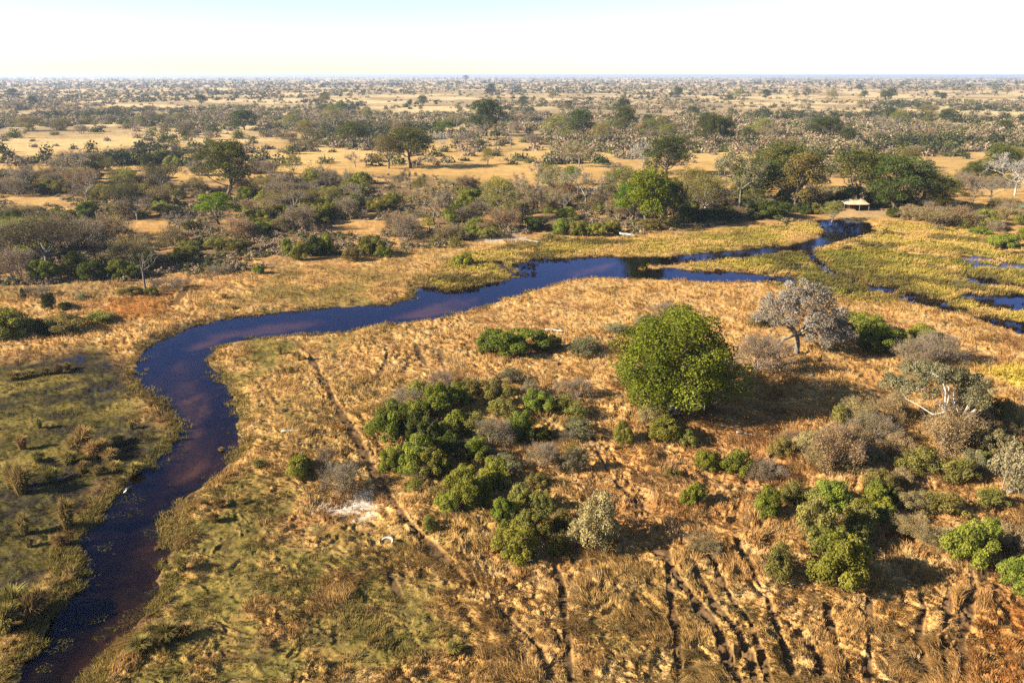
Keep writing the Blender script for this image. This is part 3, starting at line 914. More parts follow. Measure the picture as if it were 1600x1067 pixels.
#LAYOUT
put("hero", 1050, 648, 204, 168, "big round yellow green tree, the broadest crown, casting a long dark shadow")
put("greytree", 1243, 556, 142, 120, "pale grey leaved tree with whitish limbs bending down beside the big shadow")
put("leaning", 1462, 690, 185, 95, "spreading grey green tree on a white leaning forked trunk")
put("dead_tree", 228, 458, 52, 70, "dark bare dead tree with forked trunk at the water meadow edge")
for k, *a in [
    # near ground, lower right
    ("green", 1312, 925, 108, 90, "large pale green bush, front one of the clump beside the vehicle tracks"), ("olive", 1222, 912, 66, 62), ("olive", 1262, 852, 82, 92), ("green", 1328, 830, 56, 55),
    ("green", 1365, 806, 62, 50), ("green", 1300, 800, 70, 60), ("olive", 1345, 838, 60, 52), ("olive", 1292, 882, 60, 60), ("green", 1380, 790, 50, 40), ("green", 1195, 812, 56, 46), ("olive", 1238, 792, 52, 50), ("olive", 1280, 800, 62, 45), ("olive", 1332, 862, 46, 50), ("green", 1515, 878, 78, 74, "bright green bush alone on the brown grass below the tan thicket"),
    ("green", 1545, 850, 46, 40), ("green", 1592, 925, 66, 58), ("pale", 1590, 868, 66, 62), ("silver", 1568, 775, 110, 108, "tall silvery green shrub at the edge of the tan thicket"), ("silver", 1528, 742, 62, 48),
    ("brown", 1302, 738, 78, 66), ("pale", 1262, 716, 64, 52), ("olive", 1222, 720, 42, 42), ("green", 1152, 742, 50, 44), ("green", 1107, 737, 46, 36), ("green", 1078, 790, 42, 44), ("olive", 1050, 752, 30, 20),
    ("dry", 1188, 748, 54, 26), ("olive", 1308, 672, 30, 46), ("brown", 1342, 670, 56, 45), ("dry", 1365, 690, 60, 42), ("olive", 1440, 742, 72, 50), ("olive", 1492, 760, 62, 50), ("pale", 1408, 722, 64, 50),
    ("brown", 1483, 704, 84, 58), ("pale", 1542, 704, 72, 60), ("olive", 1382, 772, 70, 40), ("olive", 1462, 802, 70, 44), ("pale", 1424, 796, 62, 38), ("dry", 1425, 576, 62, 38), ("dry", 1472, 568, 62, 42),
    ("green", 1348, 520, 84, 34), ("green", 1372, 550, 74, 42), ("green", 1437, 531, 58, 24), ("deep", 1310, 537, 44, 42), ("olive", 1190, 510, 44, 26), ("dry", 1182, 585, 90, 55), ("dry", 1120, 600, 60, 40),
    ("green", 1052, 690, 72, 50), ("pale", 1022, 664, 66, 44), ("green", 968, 697, 37, 40), ("olive", 1078, 700, 40, 30), ("pale", 1360, 725, 60, 42), ("brown", 1510, 660, 60, 45), ("olive", 1565, 660, 55, 40), ("brown", 1395, 660, 46, 40),
    ("pale", 1300, 775, 40, 22), ("brown", 1420, 840, 50, 26), ("olive", 1540, 800, 50, 40), ("pale", 1470, 850, 60, 30), ("brown", 1100, 870, 44, 22),
    # centre clump
    ("green", 615, 690, 74, 64), ("green", 640, 738, 76, 62), ("green", 682, 652, 64, 54), ("green", 702, 682, 54, 44), ("deep", 660, 702, 62, 56), ("green", 678, 750, 62, 46), ("green", 612, 735, 54, 44),
    ("green", 718, 637, 46, 40), ("dry", 628, 652, 54, 34), ("olive", 655, 622, 50, 36), ("green", 650, 668, 50, 44), ("olive", 745, 690, 62, 46), ("dry", 772, 702, 54, 42), ("olive", 735, 625, 32, 36), ("olive", 777, 640, 46, 46),
    ("olive", 765, 620, 40, 34), ("silver", 800, 602, 48, 32), ("silver", 826, 625, 44, 40), ("green", 838, 650, 50, 44), ("green", 812, 690, 54, 52), ("olive", 790, 655, 54, 32), ("green", 745, 722, 44, 38),
    ("green", 772, 762, 58, 48), ("green", 725, 778, 60, 56), ("green", 746, 800, 60, 58), ("silver", 802, 737, 64, 34), ("silver", 780, 722, 54, 28), ("olive", 815, 800, 54, 48), ("olive", 842, 770, 38, 32),
    ("green", 808, 880, 74, 70, "light green narrow bush standing by the deep shadowed gap between two tracks"), ("olive", 832, 842, 56, 50), ("green", 790, 826, 50, 46), ("olive", 848, 806, 44, 40), ("olive", 868, 870, 40, 40), ("green", 700, 808, 44, 36), ("olive", 676, 838, 34, 28), ("silver", 898, 742, 50, 50), ("silver", 906, 684, 58, 38), ("olive", 882, 655, 64, 34), ("dry", 900, 626, 54, 32),
    ("pale", 915, 862, 122, 106, "large tan rounded bush with twiggy middle and long shadow"), ("olive", 880, 832, 46, 44), ("dry", 690, 610, 40, 24), ("deep", 700, 720, 50, 44), ("deep", 850, 690, 44, 34), ("dry", 850, 735, 46, 30),
    ("green", 478, 748, 48, 42, "lone round green bush on the pale meadow near the river"), ("dry", 535, 772, 58, 38), ("dry", 512, 738, 22, 30), ("green", 800, 552, 98, 46, "wide fresh green bush near the river bank"), ("green", 762, 548, 54, 36), ("deep", 852, 550, 52, 30),
    ("silver", 912, 553, 74, 36), ("silver", 966, 522, 58, 22), ("silver", 1002, 512, 64, 28), ("dry", 1045, 500, 50, 24), ("olive", 1010, 585, 40, 22),
    # west meadow
    ("green", 8, 530, 84, 52, "dark green mound shaped bush cut by the photo edge on the west meadow"), ("olive", 115, 518, 78, 34), ("deep", 70, 522, 60, 26), ("deep", 38, 468, 13, 22), ("dry", 58, 464, 36, 16), ("deep", 78, 484, 25, 30), ("deep", 105, 486, 26, 15), ("silver", 130, 470, 30, 14),
    ("olive", 206, 462, 54, 20), ("olive", 238, 462, 30, 22), ("dry", 262, 452, 44, 16), ("green", 406, 428, 24, 20, "small round bush alone on the grass north of the river"), ("dry", 342, 430, 38, 12), ("olive", 150, 505, 60, 22),
    ("green", 450, 400, 24, 36), ("deep", 492, 402, 58, 50), ("green", 470, 407, 36, 36), ("green", 512, 400, 32, 42), ("olive", 545, 409, 42, 32), ("green", 580, 401, 52, 42), ("green", 602, 404, 32, 20),
    ("green", 724, 412, 42, 27, "dark round bush standing in the flooded bank north of the river"),
    # north-west thicket, riverside rim
    ("green", 70, 442, 62, 46), ("deep", 110, 432, 60, 50), ("deep", 150, 436, 74, 46), ("green", 192, 436, 60, 42), ("deep", 238, 422, 60, 42), ("deep", 278, 415, 54, 32), ("dry", 28, 440, 62, 50), ("olive", 300, 405, 50, 28),
    ("dry", 120, 395, 80, 48), ("dry", 20, 400, 80, 50), ("brown", 165, 375, 76, 36), ("olive", 372, 395, 50, 34), ("olive", 335, 390, 60, 28), ("olive", 300, 392, 44, 22), ("green", 440, 345, 90, 30), ("green", 395, 330, 60, 30), ("green", 482, 352, 60, 28), ("green", 600, 330, 56, 30), ("green", 558, 326, 50, 26), ("green", 735, 318, 50, 28), ("green", 1095, 312, 56, 30), ("green", 1160, 300, 50, 28), ("green", 420, 365, 60, 26),
    # north bank
    ("green", 870, 366, 44, 34), ("green", 902, 368, 44, 32), ("green", 932, 368, 44, 30), ("green", 956, 366, 38, 30), ("deep", 838, 360, 48, 28), ("olive", 1015, 360, 54, 26), ("olive", 1042, 356, 44, 26), ("brown", 968, 340, 40, 24),
    ("deep", 1100, 345, 80, 30), ("deep", 1072, 350, 60, 30), ("deep", 1132, 345, 84, 32), ("deep", 1200, 341, 96, 38), ("deep", 1262, 334, 60, 30), ("deep", 1312, 322, 50, 30), ("deep", 1375, 325, 60, 34), ("deep", 1230, 322, 70, 40), ("deep", 1170, 322, 60, 40), ("olive", 1085, 318, 60, 24), ("deep", 1160, 340, 60, 26), ("brown", 1285, 318, 54, 26), ("brown", 1365, 318, 28, 38, "narrow tan dry shrub leaning over the east end of the cream canopy"), ("deep", 1300, 312, 60, 30), ("olive", 1272, 335, 40, 28),  # deep shrubs: dark undergrowth, some added to stand in for the trees' shadow
    ("green", 1570, 384, 58, 34, "broad green bush on the far bank above the yellow reeds"), ("green", 1532, 366, 34, 18), ("olive", 1545, 352, 54, 36), ("brown", 1460, 350, 74, 26), ("brown", 1500, 352, 54, 28), ("green", 1600, 376, 34, 28), ("pale", 1430, 344, 54, 34), ("deep", 1400, 340, 44, 24),
    ("deep", 1410, 318, 60, 34), ("olive", 1595, 352, 40, 24),
]:
    put(k, *a[:4], label=a[4] if len(a) > 4 else None)
for k, *a in [
    ("dark_tree", 356, 305, 80, 84, "tall dark trunked tree with two part crown above the thicket", 1), ("lime_tree", 342, 352, 66, 50, "lime green rounded tree low in the northwest thicket", 1),
    ("acacia", 75, 425, 128, 82, "sprawling grey brown thorn tree at the thicket corner", 0), ("acacia", 25, 395, 84, 54), ("acacia", 255, 300, 60, 45), ("bare_tree", 215, 345, 60, 36), ("bare_tree", 280, 360, 44, 28),
    ("lime_tree", 1010, 357, 80, 92, "bright green riverside tree, tallest of the north bank row", 0), ("lime_tree", 892, 290, 34, 30, "small lime green tree behind the grey leafless riverside tree", 1), ("bare_tree", 915, 332, 82, 66, "domed grey leafless tree west of the bright riverside tree"),
    ("olive_tree", 970, 325, 60, 64), ("olive_tree", 860, 300, 54, 44), ("pale_tree", 1052, 345, 34, 60), ("pale_tree", 905, 262, 48, 40),
    ("olive_tree", 783, 346, 56, 70, "olive crowned tree with thick pale trunk by the sandy landing"), ("pale_tree", 678, 352, 62, 58, "pale grey domed tree in the middle of the north thicket"),
    ("dark_tree", 1040, 274, 62, 62), ("white_tree", 1003, 270, 32, 52, "bleached dead tree leaning against a dark crowned tree"), ("olive_tree", 1102, 335, 88, 60), ("pale_tree", 1155, 325, 72, 84, "tall pale dry leaved tree with bare white limbs on the north bank"),
    ("pale_tree", 1132, 278, 26, 34), ("dark_tree", 1218, 308, 82, 84), ("column_tree", 1245, 328, 60, 88, "olive column shaped tree with leaves down to the bank", 0), ("dark_tree", 1340, 318, 92, 84, "broad dark tree right behind the cream canopy"), ("dark_tree", 1400, 328, 90, 84), ("dark_tree", 1180, 318, 72, 70), ("dark_tree", 1432, 326, 70, 60), ("olive_tree", 1082, 322, 74, 60), ("lime_tree", 985, 348, 54, 62, "bright green narrow tree leaning into the tallest riverside tree", 1), ("dark_tree", 1042, 348, 56, 70), ("dark_tree", 1470, 330, 56, 50), ("dark_tree", 1250, 300, 76, 66),
    ("bare_tree", 1442, 312, 66, 62), ("white_tree", 1288, 302, 36, 44, "small bleached dead tree between dark crowns behind the river camp"), ("dark_tree", 1562, 282, 54, 56), ("olive_tree", 1582, 270, 44, 40), ("white_tree", 1585, 306, 84, 64, "large bleached white dead tree sprawling beside the far bank"),
    ("bare_tree", 1545, 322, 60, 40), ("pale_tree", 1520, 318, 34, 46), ("tall_tree", 642, 263, 66, 64, "darker right hand tree of the pair on open grass with long shadow"), ("olive_tree", 607, 264, 52, 54, "thinner twin stemmed tree of the pair on open grass"),
    ("tall_tree", 551, 233, 48, 40), ("dark_tree", 760, 213, 50, 58, "tall dark tree beyond the clearing, highest crown on the plain"), ("lime_tree", 697, 212, 30, 24, "small bright round tree beside the tall dark plain tree", 1), ("dark_tree", 382, 204, 38, 32, "round dark tree alone on the far western plain"),
    ("olive_tree", 872, 225, 50, 46), ("dark_tree", 907, 216, 40, 44), ("olive_tree", 940, 228, 36, 36), ("tall_tree", 976, 216, 38, 50), ("dark_tree", 973, 180, 24, 26), ("olive_tree", 1015, 217, 30, 32), ("olive_tree", 1036, 212, 26, 30),
    ("tall_tree", 1102, 228, 34, 48), ("tall_tree", 1116, 230, 34, 52), ("tall_tree", 1130, 228, 34, 46), ("olive_tree", 1195, 216, 28, 30), ("dark_tree", 1288, 217, 56, 34), ("dark_tree", 660, 166, 17, 17), ("lime_tree", 535, 180, 24, 20),
    ("bare_tree", 798, 232, 36, 42), ("bare_tree", 745, 236, 38, 42), ("white_tree", 692, 236, 26, 28), ("olive_tree", 762, 258, 20, 26), ("olive_tree", 1448, 186, 30, 22), ("dark_tree", 1480, 192, 24, 22), ("pale_tree", 1170, 246, 22, 20), ("bare_tree", 820, 205, 30, 36),
    ("dark_tree", 728, 126, 9, 8), ("olive_tree", 715, 135, 14, 9), ("dark_tree", 1138, 160, 14, 12), ("olive_tree", 100, 205, 30, 20), ("olive_tree", 45, 205, 40, 22), ("dark_tree", 510, 175, 20, 12), ("olive_tree", 285, 190, 22, 14), ("olive_tree", 180, 180, 20, 14),
    ("acacia", 480, 330, 50, 34), ("olive_tree", 520, 330, 40, 40), ("bare_tree", 460, 335, 40, 36), ("pale_tree", 640, 300, 36, 34), ("bare_tree", 555, 262, 34, 24), ("olive_tree", 1410, 300, 40, 50), ("olive_tree", 1300, 345, 36, 34), ("acacia", 420, 310, 50, 34), ("bare_tree", 690, 330, 40, 34), ("pale_tree", 820, 330, 30, 44),
]:
    put(k, *a[:4], label=a[4] if len(a) > 4 else None, var=a[5] if len(a) > 5 else None)
for k, *a in [("tussock", 35, 700, 22, 26), ("tussock", 118, 706, 30, 30), ("tussock", 132, 700, 34, 40), ("tussock", 146, 712, 30, 30), ("tussock", 160, 706, 26, 26), ("tussock", 172, 716, 24, 22), ("rush", 108, 722, 30, 22), ("rush", 70, 584, 18, 14), ("rush", 92, 582, 20, 18),
              ("rush", 105, 576, 16, 14), ("rush", 45, 588, 22, 14), ("rush", 22, 592, 26, 16), ("tussock", 62, 668, 12, 20), ("tussock", 205, 668, 12, 16), ("tussock", 236, 638, 10, 14), ("rush", 38, 832, 26, 38), ("rush", 106, 824, 36, 48), ("rush", 34, 768, 40, 48), ("rush", 20, 760, 30, 44),
              ("rush", 82, 748, 26, 24), ("rush", 152, 740, 18, 18), ("rush", 130, 735, 22, 20), ("tussock", 180, 735, 24, 20), ("tussock", 210, 735, 26, 18), ("rush", 22, 962, 54, 50), ("rush", 50, 968, 46, 44), ("tussock", 64, 948, 34, 34), ("rush", 8, 985, 50, 44), ("tussock", 438, 556, 10, 18),
              ("tussock", 467, 566, 9, 18), ("tussock", 455, 586, 14, 14), ("tussock", 445, 585, 10, 10), ("rush", 185, 690, 24, 16), ("rush", 60, 720, 22, 18), ("rush", 95, 850, 26, 20), ("rush", 46, 852, 16, 18), ("tussock", 366, 485, 12, 8), ("tussock", 350, 470, 14, 10), ("rush", 190, 755, 22, 16), ("tussock", 285, 895, 26, 26),
              ("tussock", 275, 880, 20, 22), ("rush", 262, 1005, 40, 30), ("rush", 240, 1000, 34, 24), ("tussock", 290, 1000, 30, 22), ("rush", 220, 1022, 36, 24), ("rush", 345, 795, 20, 18), ("rush", 380, 790, 18, 12), ("tussock", 455, 970, 26, 14), ("tussock", 710, 1028, 26, 20), ("rush", 335, 818, 20, 16), ("tussock", 460, 735, 24, 26), ("tussock", 345, 700, 9, 8), ("rush", 405, 735, 22, 14)]:
    put(k, *a)

# looser growth, scattered by zone
ZONES = [
    ("in the thicket beyond the dark dead tree", [(0, 320), (130, 325), (250, 335), (300, 350), (330, 385), (300, 410), (180, 430), (0, 440)], 54, dict(dry=2, brown=2, olive=4, deep=4, green=2), (5, 11)),
    ("in scrub west of the tall dark trunked tree", [(0, 268), (160, 262), (330, 270), (330, 330), (240, 338), (130, 322), (0, 305)], 60, dict(dry=3, brown=3, olive=4, deep=3, pale=1, green=2), (6, 13)),
    ("in the scrub east of the lime green rounded tree", [(370, 268), (620, 275), (640, 330), (600, 345), (500, 350), (440, 385), (370, 380)], 84, dict(dry=2, brown=2, olive=4, green=5, deep=2, pale=1), (5, 11)),
    ("in the scrub around the pale domed tree", [(620, 285), (840, 300), (850, 340), (740, 385), (640, 395), (600, 375), (620, 345)], 60, dict(dry=2, brown=2, olive=4, green=4, deep=1, pale=1), (4.5, 9)),
    ("in the north bank strip under the riverside trees", [(840, 300), (1060, 300), (1240, 300), (1240, 340), (1060, 352), (860, 355)], 54, dict(brown=3, dry=3, olive=3, deep=3, green=2, pale=2), (4.5, 9)),
    ("along the bank east of the cream canopy", [(1390, 318), (1600, 322), (1600, 372), (1500, 362), (1400, 345)], 26, dict(brown=4, pale=2, olive=3, dry=2), (3, 6)),
    ("in the low scrub belt on the western plain", [(0, 195), (400, 180), (520, 200), (480, 262), (330, 268), (0, 262)], 60, dict(dry=4, olive=4, deep=3), (6, 14)),
    ("in the scrub belt beyond the clearing", [(420, 185), (860, 180), (1050, 185), (1050, 225), (860, 232), (600, 228), (420, 240)], 50, dict(dry=4, brown=4, olive=3, deep=1), (6, 12)),
    ("in the scattered scrub on the eastern plain", [(1050, 180), (1600, 175), (1600, 300), (1480, 300), (1250, 290), (1140, 260), (1050, 230)], 60, dict(dry=4, brown=4, olive=4), (5, 11)),
    ("in the tan thicket around the leaning white trunk", [(1220, 690), (1390, 640), (1600, 640), (1600, 810), (1440, 830), (1330, 780)], 30, dict(pale=6, brown=3, olive=4, green=2), (1.5, 3.5)),
    ("between the bushes of the middle clump", [(590, 640), (860, 590), (930, 650), (900, 760), (760, 810), (600, 760)], 22, dict(olive=3, dry=3, silver=2, green=2), (1.5, 3)),
]
TREEZONES = [
    ("among the western scrub", [(0, 185), (420, 175), (520, 200), (480, 330), (200, 345), (0, 330)], 20, dict(acacia=1, bare_tree=4, olive_tree=3), (7, 11)),
    ("among the scrub of the middle plain", [(420, 165), (1050, 160), (1050, 225), (420, 235)], 20, dict(bare_tree=3, pale_tree=2, olive_tree=3, dark_tree=1), (10, 17)),
    ("on the eastern plain", [(1050, 160), (1600, 160), (1600, 300), (1250, 290), (1050, 230)], 26, dict(bare_tree=2, pale_tree=2, olive_tree=3, dark_tree=2), (9, 16)),
    ("in the riverside woods", [(830, 290), (1240, 290), (1240, 335), (840, 345)], 14, dict(bare_tree=4, pale_tree=3, olive_tree=2), (7, 12)),
    ("in the north thicket", [(420, 280), (830, 295), (830, 335), (430, 340)], 14, dict(bare_tree=4, pale_tree=2, olive_tree=2), (6, 10)),
    ("on the hazy horizon plain", [(0, 130), (1600, 130), (1600, 160), (0, 172)], 60, dict(olive_tree=2, dark_tree=3, bare_tree=1), (13, 22)),
]


def in_poly(px, py, poly):
    return poly_sd(np.array([px], float), np.array([py], float), poly, 4000)[0] < 0


def scatter(zones, hscale):
    for where, poly, n, kinds, (s0, s1) in zones:
        P = np.array(poly, float)
        ks, ws = list(kinds), np.array(list(kinds.values()), float)
        done = tries = 0
        while done < n and tries < 4000:
            tries += 1
            px, py = rng.uniform(P[:, 0].min(), P[:, 0].max()), rng.uniform(P[:, 1].min(), P[:, 1].max())
            if not in_poly(px, py, poly):
                continue
            x, y = ground(px, py)
            if any(poly_sd(np.array([x]), np.array([y]), c, 300)[0] < 3 for c in CLEAR) and rng.random() < .93:
                continue
            if vn(np.array([x / (22 + y * .05)]), np.array([y / (60 + y * .15)]), 71)[0] < .42 and rng.random() < .8:
                continue
            k = ks[rng.choice(len(ks), p=ws / ws.sum())]
            wm = rng.uniform(s0, s1)
            hm = wm * rng.uniform(*hscale)
            m = mpp(x, y)
            put(k, px, py, wm / m, hm / m, label="%s %s" % (LOOK[k], where), group="%ss %s" % (LOOK[k], where))
            SPECS[-1]['auto'] = True
            done += 1


scatter(ZONES, (.5, .85))
scatter(TREEZONES, (.75, 1.15))

SIDE = [("left of", -1, 0), ("right of", 1, 0), ("behind", 0, -1), ("in front of", 0, 1)]


def near_label(s, hm, wm):
    d, best = 1e9, None
    for nm, lx, ly in LAND:
        dx, dy = s['px'] - lx, (s['py'] - ly) * (2.2 if ly < 450 else 1.4)
        q = math.hypot(dx, dy)
        if 12 < q < d:
            d, best = q, (nm, dx, dy)
    nm, dx, dy = best
    how = ("just " if d < 70 else "some way " if d > 190 else "")
    rel = ("right of" if dx > 0 else "left of") if abs(dx) > abs(dy) else ("in front of" if dy > 0 else "behind")
    ratio = wm / hm
    shape = "wide" if ratio > 1.75 else "narrow" if ratio < .85 else "rounded"
    size = "tiny" if wm < 2 else "small" if wm < 3.4 else "sizeable" if wm < 5.5 else "large"
    for pre, hw in (((size, shape), how), ((size,), how), ((), how), ((), "")):
        t = " ".join(pre + (LOOK[s['kind']], hw + rel, nm))
        if len(t.split()) <= 16:
            break
    return t


px = np.array([s['px'] for s in SPECS], float); py = np.array([s['py'] for s in SPECS], float)
GX, GY = ground(px, py, .3)
GZ, _, GR = terrain(GX, GY)
seen_first = {}
made = []
for i, s in enumerate(SPECS):
    parts, pw, ph = PROTO[s['key']]
    x, y = float(GX[i]), float(GY[i])
    m = mpp(x, y)
    cth = y / math.hypot(y, CAM_H)
    wm, hm = s['w'] * m, s['h'] * m / cth * .97
    if NAMES[s['kind']].endswith("shrub"):
        hm *= .92
        if s['py'] > 480 and not s.get('auto'):
            q = 1.16 if s['kind'] in ('green', 'deep', 'olive') else 1.02
            wm, hm = wm * q, hm * q
    s['wm'], s['hm'] = wm, hm
    if not s['label']:
        s['label'] = near_label(s, hm, wm)
# past 295 shrubs the smallest scattered ones become one mass of undergrowth further down
surplus = []
sh = sorted((s for s in SPECS if NAMES[s['kind']] == "shrub"), key=lambda s: (not s.get('auto'), s['w'] * s['h']))
for s in sh[:max(0, len(sh) - 292)]:
    s['drop'] = True
by_label = {}
for s in SPECS:
    if s.get('drop'):
        continue
    by_label.setdefault(s['label'], []).append(s)
for lab, ss in by_label.items():
    if len(ss) > 1 and not ss[0]['group']:
        for s in ss:
            s['group'] = lab.replace(LOOK[s['kind']], LOOK[s['kind']] + "s", 1)
for i, s in enumerate(SPECS):
    if s.get('drop'):
        surplus.append((GX[i], GY[i], GZ[i], s['wm'], s['hm'], dict(green=(.095, .105, .018), deep=(.045, .055, .014), olive=(.12, .11, .03), silver=(.14, .13, .07))[s['kind']]))
        continue
    parts, pw, ph = PROTO[s['key']]
    name = NAMES[s['kind']]
    x, y = float(GX[i]), float(GY[i])
    loc = (x, y, float(max(GZ[i], -.1)) - .12)
    sx = s['wm'] / pw
    sc = (sx, sx * random.uniform(.9, 1.1), s['hm'] / ph)
    rz = 0.0 if s['kind'] in ("leaning", "hero", "greytree") else random.uniform(0, 6.28)
    if parts[0][0] is None:
        root = bpy.data.objects.new(name, parts[0][1])
        COL.objects.link(root)
    else:
        root = bpy.data.objects.new(name, None)
        root.empty_display_size = .5
        COL.objects.link(root)
        src = seen_first.get(s['key'])
        for pn, me, mt in parts:
            if src is None:
                o = bpy.data.objects.new(pn, me)
            else:
                o = src[pn].copy()
            COL.objects.link(o)
            o.parent = root
            if src is None:
                seen_first.setdefault(s['key'] + "#", {})[pn] = o
        if src is None:
            seen_first[s['key']] = seen_first.pop(s['key'] + "#")
    root.location, root.scale, root.rotation_euler = loc, sc, (0, 0, rz)
    g = s['group'] or {"grass_tussock": "grass tussocks on the wet meadow", "shrub": "leafy shrubs on the savanna", "dry_shrub": "dry shrubs on the savanna", "tan_shrub": "tan shrubs on the savanna"}.get(name, "trees on the savanna")
    tag(root, s['label'], CATS[name], g)

# ------------------------------------------------------------------ growth nobody could count
def blade_field(name, X, Y, Zb, col, h, lean, nb, wid, seed, spread=.25, curl=.5):
    g = np.random.default_rng(seed)
    n = len(X)
    B = np.repeat(np.c_[X, Y, Zb], nb, 0)
    cc = np.repeat(col, nb, 0) * g.uniform(.65, 1.35, (n * nb, 1))
    hh = np.repeat(h, nb) * g.uniform(.55, 1.2, n * nb)
    ww = np.repeat(wid, nb)
    a = g.uniform(0, 6.28, n * nb)
    sp_ = np.repeat(h, nb) * spread
    B[:, 0] += np.cos(a) * sp_ * g.random(n * nb); B[:, 1] += np.sin(a) * sp_ * g.random(n * nb)
    B[:, 2] -= .06
    lx = np.repeat(lean[0], nb) + np.cos(a) * curl * .6; ly = np.repeat(lean[1], nb) + np.sin(a) * curl * .6
    mid = B + np.c_[lx * hh * .35, ly * hh * .35, hh * .62]
    tip = B + np.c_[lx * hh, ly * hh, hh * np.clip(1 - .35 * np.hypot(lx, ly), .25, 1)]
    t2 = g.uniform(0, 3.14, n * nb)
    sd_ = np.c_[np.cos(t2), np.sin(t2), np.zeros(n * nb)] * ww[:, None] * .5
    V = np.stack([B - sd_, B + sd_, mid + sd_ * .9, mid - sd_ * .9, tip + sd_ * .25, tip - sd_ * .25], 1)
    k = np.arange(n * nb)[:, None] * 6
    F = np.stack([k + np.array([[0, 1, 2, 3]]), k + np.array([[3, 2, 4, 5]])], 1).reshape(-1, 4)
    me = quads_mesh(name, V, F, colors=np.repeat(np.clip(cc, 0, .8), 2, 0))
    return tag(link(name, me, M['blade']), kind="stuff")


M['blade'] = cover_mat("grass blades", .25)


def sow(n, x0, x1, y0, y1, seed):
    g = np.random.default_rng(seed)
    px_, py_ = g.uniform(x0, x1, n), g.uniform(y0, y1, n)
    X, Y = ground(px_, py_, .2)
    z, col, R = terrain(X, Y)
    return X, Y, z, col, R, g


X, Y, z, col, R, g = sow(400000, -340, 1940, 365, 1160, 1)
keep = (R['sd'] > .4) & (R['thicket'] < .6) & (R['reedbank'] < .6) & (R['trail'] < .3) & (R['reeds'] < .4) & (g.random(len(X)) < 1 - .4 * R['marsh'] - .35 * R['olive'] - .5 * R['sand'])
X, Y, z, col = X[keep], Y[keep], z[keep], col[keep]
Rk = {k: v[keep] for k, v in R.items()}
ang = 2.6 + 3.2 * (fbm(X / 4.5, Y / 4.5, 61, 3) - .5) * 2
amt = .3 + .9 * vn(X / 3.4, Y / 3.4, 62)
h = (.24 + .32 * Rk['n_mid'] + .55 * sstep(.50, .68, fbm(X / 3.3, Y / 3.3, 66, 3)) + .10 * sstep(95, 55, np.hypot(X, Y))) * (1 - .55 * Rk['marsh'] - .5 * Rk['olive'] * (Rk['n_mid'] < .55)) * (.55 + .6 * Rk['cl']) * (1 - .35 * Rk['tn']) * (1 - .30 * sstep(110, 60, np.hypot(X, Y)))
dist = np.hypot(X, Y)
sw = .84 + .40 * sstep(.3, .7, fbm(X / 2.8, Y / 1.9, 67, 3))
blade_field("dry_grass", X, Y, z, col * sw[:, None], h, (np.cos(ang) * amt, np.sin(ang) * amt), 4, .026 + dist * .00024, 3, .4, .75)

X, Y, z, col, R, g = sow(90000, 600, 1720, 340, 540, 2)
keep = ((R['sd'] > -.2 - 1.2 * (vn(X / 2, Y / 2, 63) - .4)) | ((R['sd'] > -5) & (fbm(X / 4, Y / 2.5, 97, 3) > .56))) & ((R['reeds'] > .4) | (R['reedbank'] > .5)) & (R['n_sm'] > .36) & ((z > -.03) | ((R['sd'] < 0) & (R['sd'] > -5) & (fbm(X / 4, Y / 2.5, 97, 3) > .56)))
X, Y, z, col = X[keep], Y[keep], np.maximum(z[keep], -.1), col[keep]
ang = 5.8 + 2.0 * (fbm(X / 9, Y / 9, 64, 3) - .5) * 2
h = .6 + .6 * R['n_mid'][keep] * (.5 + .5 * R['reedgreen'][keep])
blade_field("reeds", X, Y, z, col * 1.05, h, (np.cos(ang) * .35, np.sin(ang) * .35), 5, np.full(len(X), .10), 4, .5, .5)


def scrub_mass(name, X, Y, z, W, Hh, col, nleaf, seed, kind="stuff"):
    """Low mounds of leaf sprays, each with its own outline."""
    g = np.random.default_rng(seed)
    n = len(X)
    idx = np.repeat(np.arange(n), nleaf)
    d = unit(g.normal(size=(len(idx), 3)) + np.array([0, 0, .35]))
    d[:, 2] = np.abs(d[:, 2])
    lump = 1 + .35 * np.sin(d[:, 0] * 5 + idx * 1.7) * np.sin(d[:, 1] * 5 + idx * 2.3)
    rad = (g.uniform(.5, 1.05, len(idx)) * lump)[:, None]
    P = np.c_[X[idx], Y[idx], z[idx]] + d * np.c_[W[idx] * .5, W[idx] * .5, Hh[idx]] * rad
    Nn = unit(d + .6 * g.normal(size=d.shape))
    a = unit(np.cross(Nn, g.normal(size=d.shape))); b = np.cross(Nn, a)
    s = (W[idx] * g.uniform(.6, 1.3, len(idx)) * .95 / math.sqrt(nleaf))[:, None]
    V = np.stack([P - a * s - b * s * .3, P + b * s * .7, P + a * s, P - b * s * .7], 1)
    cc = col[idx] * g.uniform(.6, 1.4, (len(idx), 1))
    me = quads_mesh(name, V, np.arange(len(idx) * 4).reshape(-1, 4), colors=np.clip(cc, 0, .8))
    return tag(link(name, me, M['blade']), kind=kind)


PAL = np.array([(.055, .062, .022), (.095, .092, .036), (.17, .13, .080), (.21, .155, .100), (.15, .115, .078), (.12, .10, .06)])
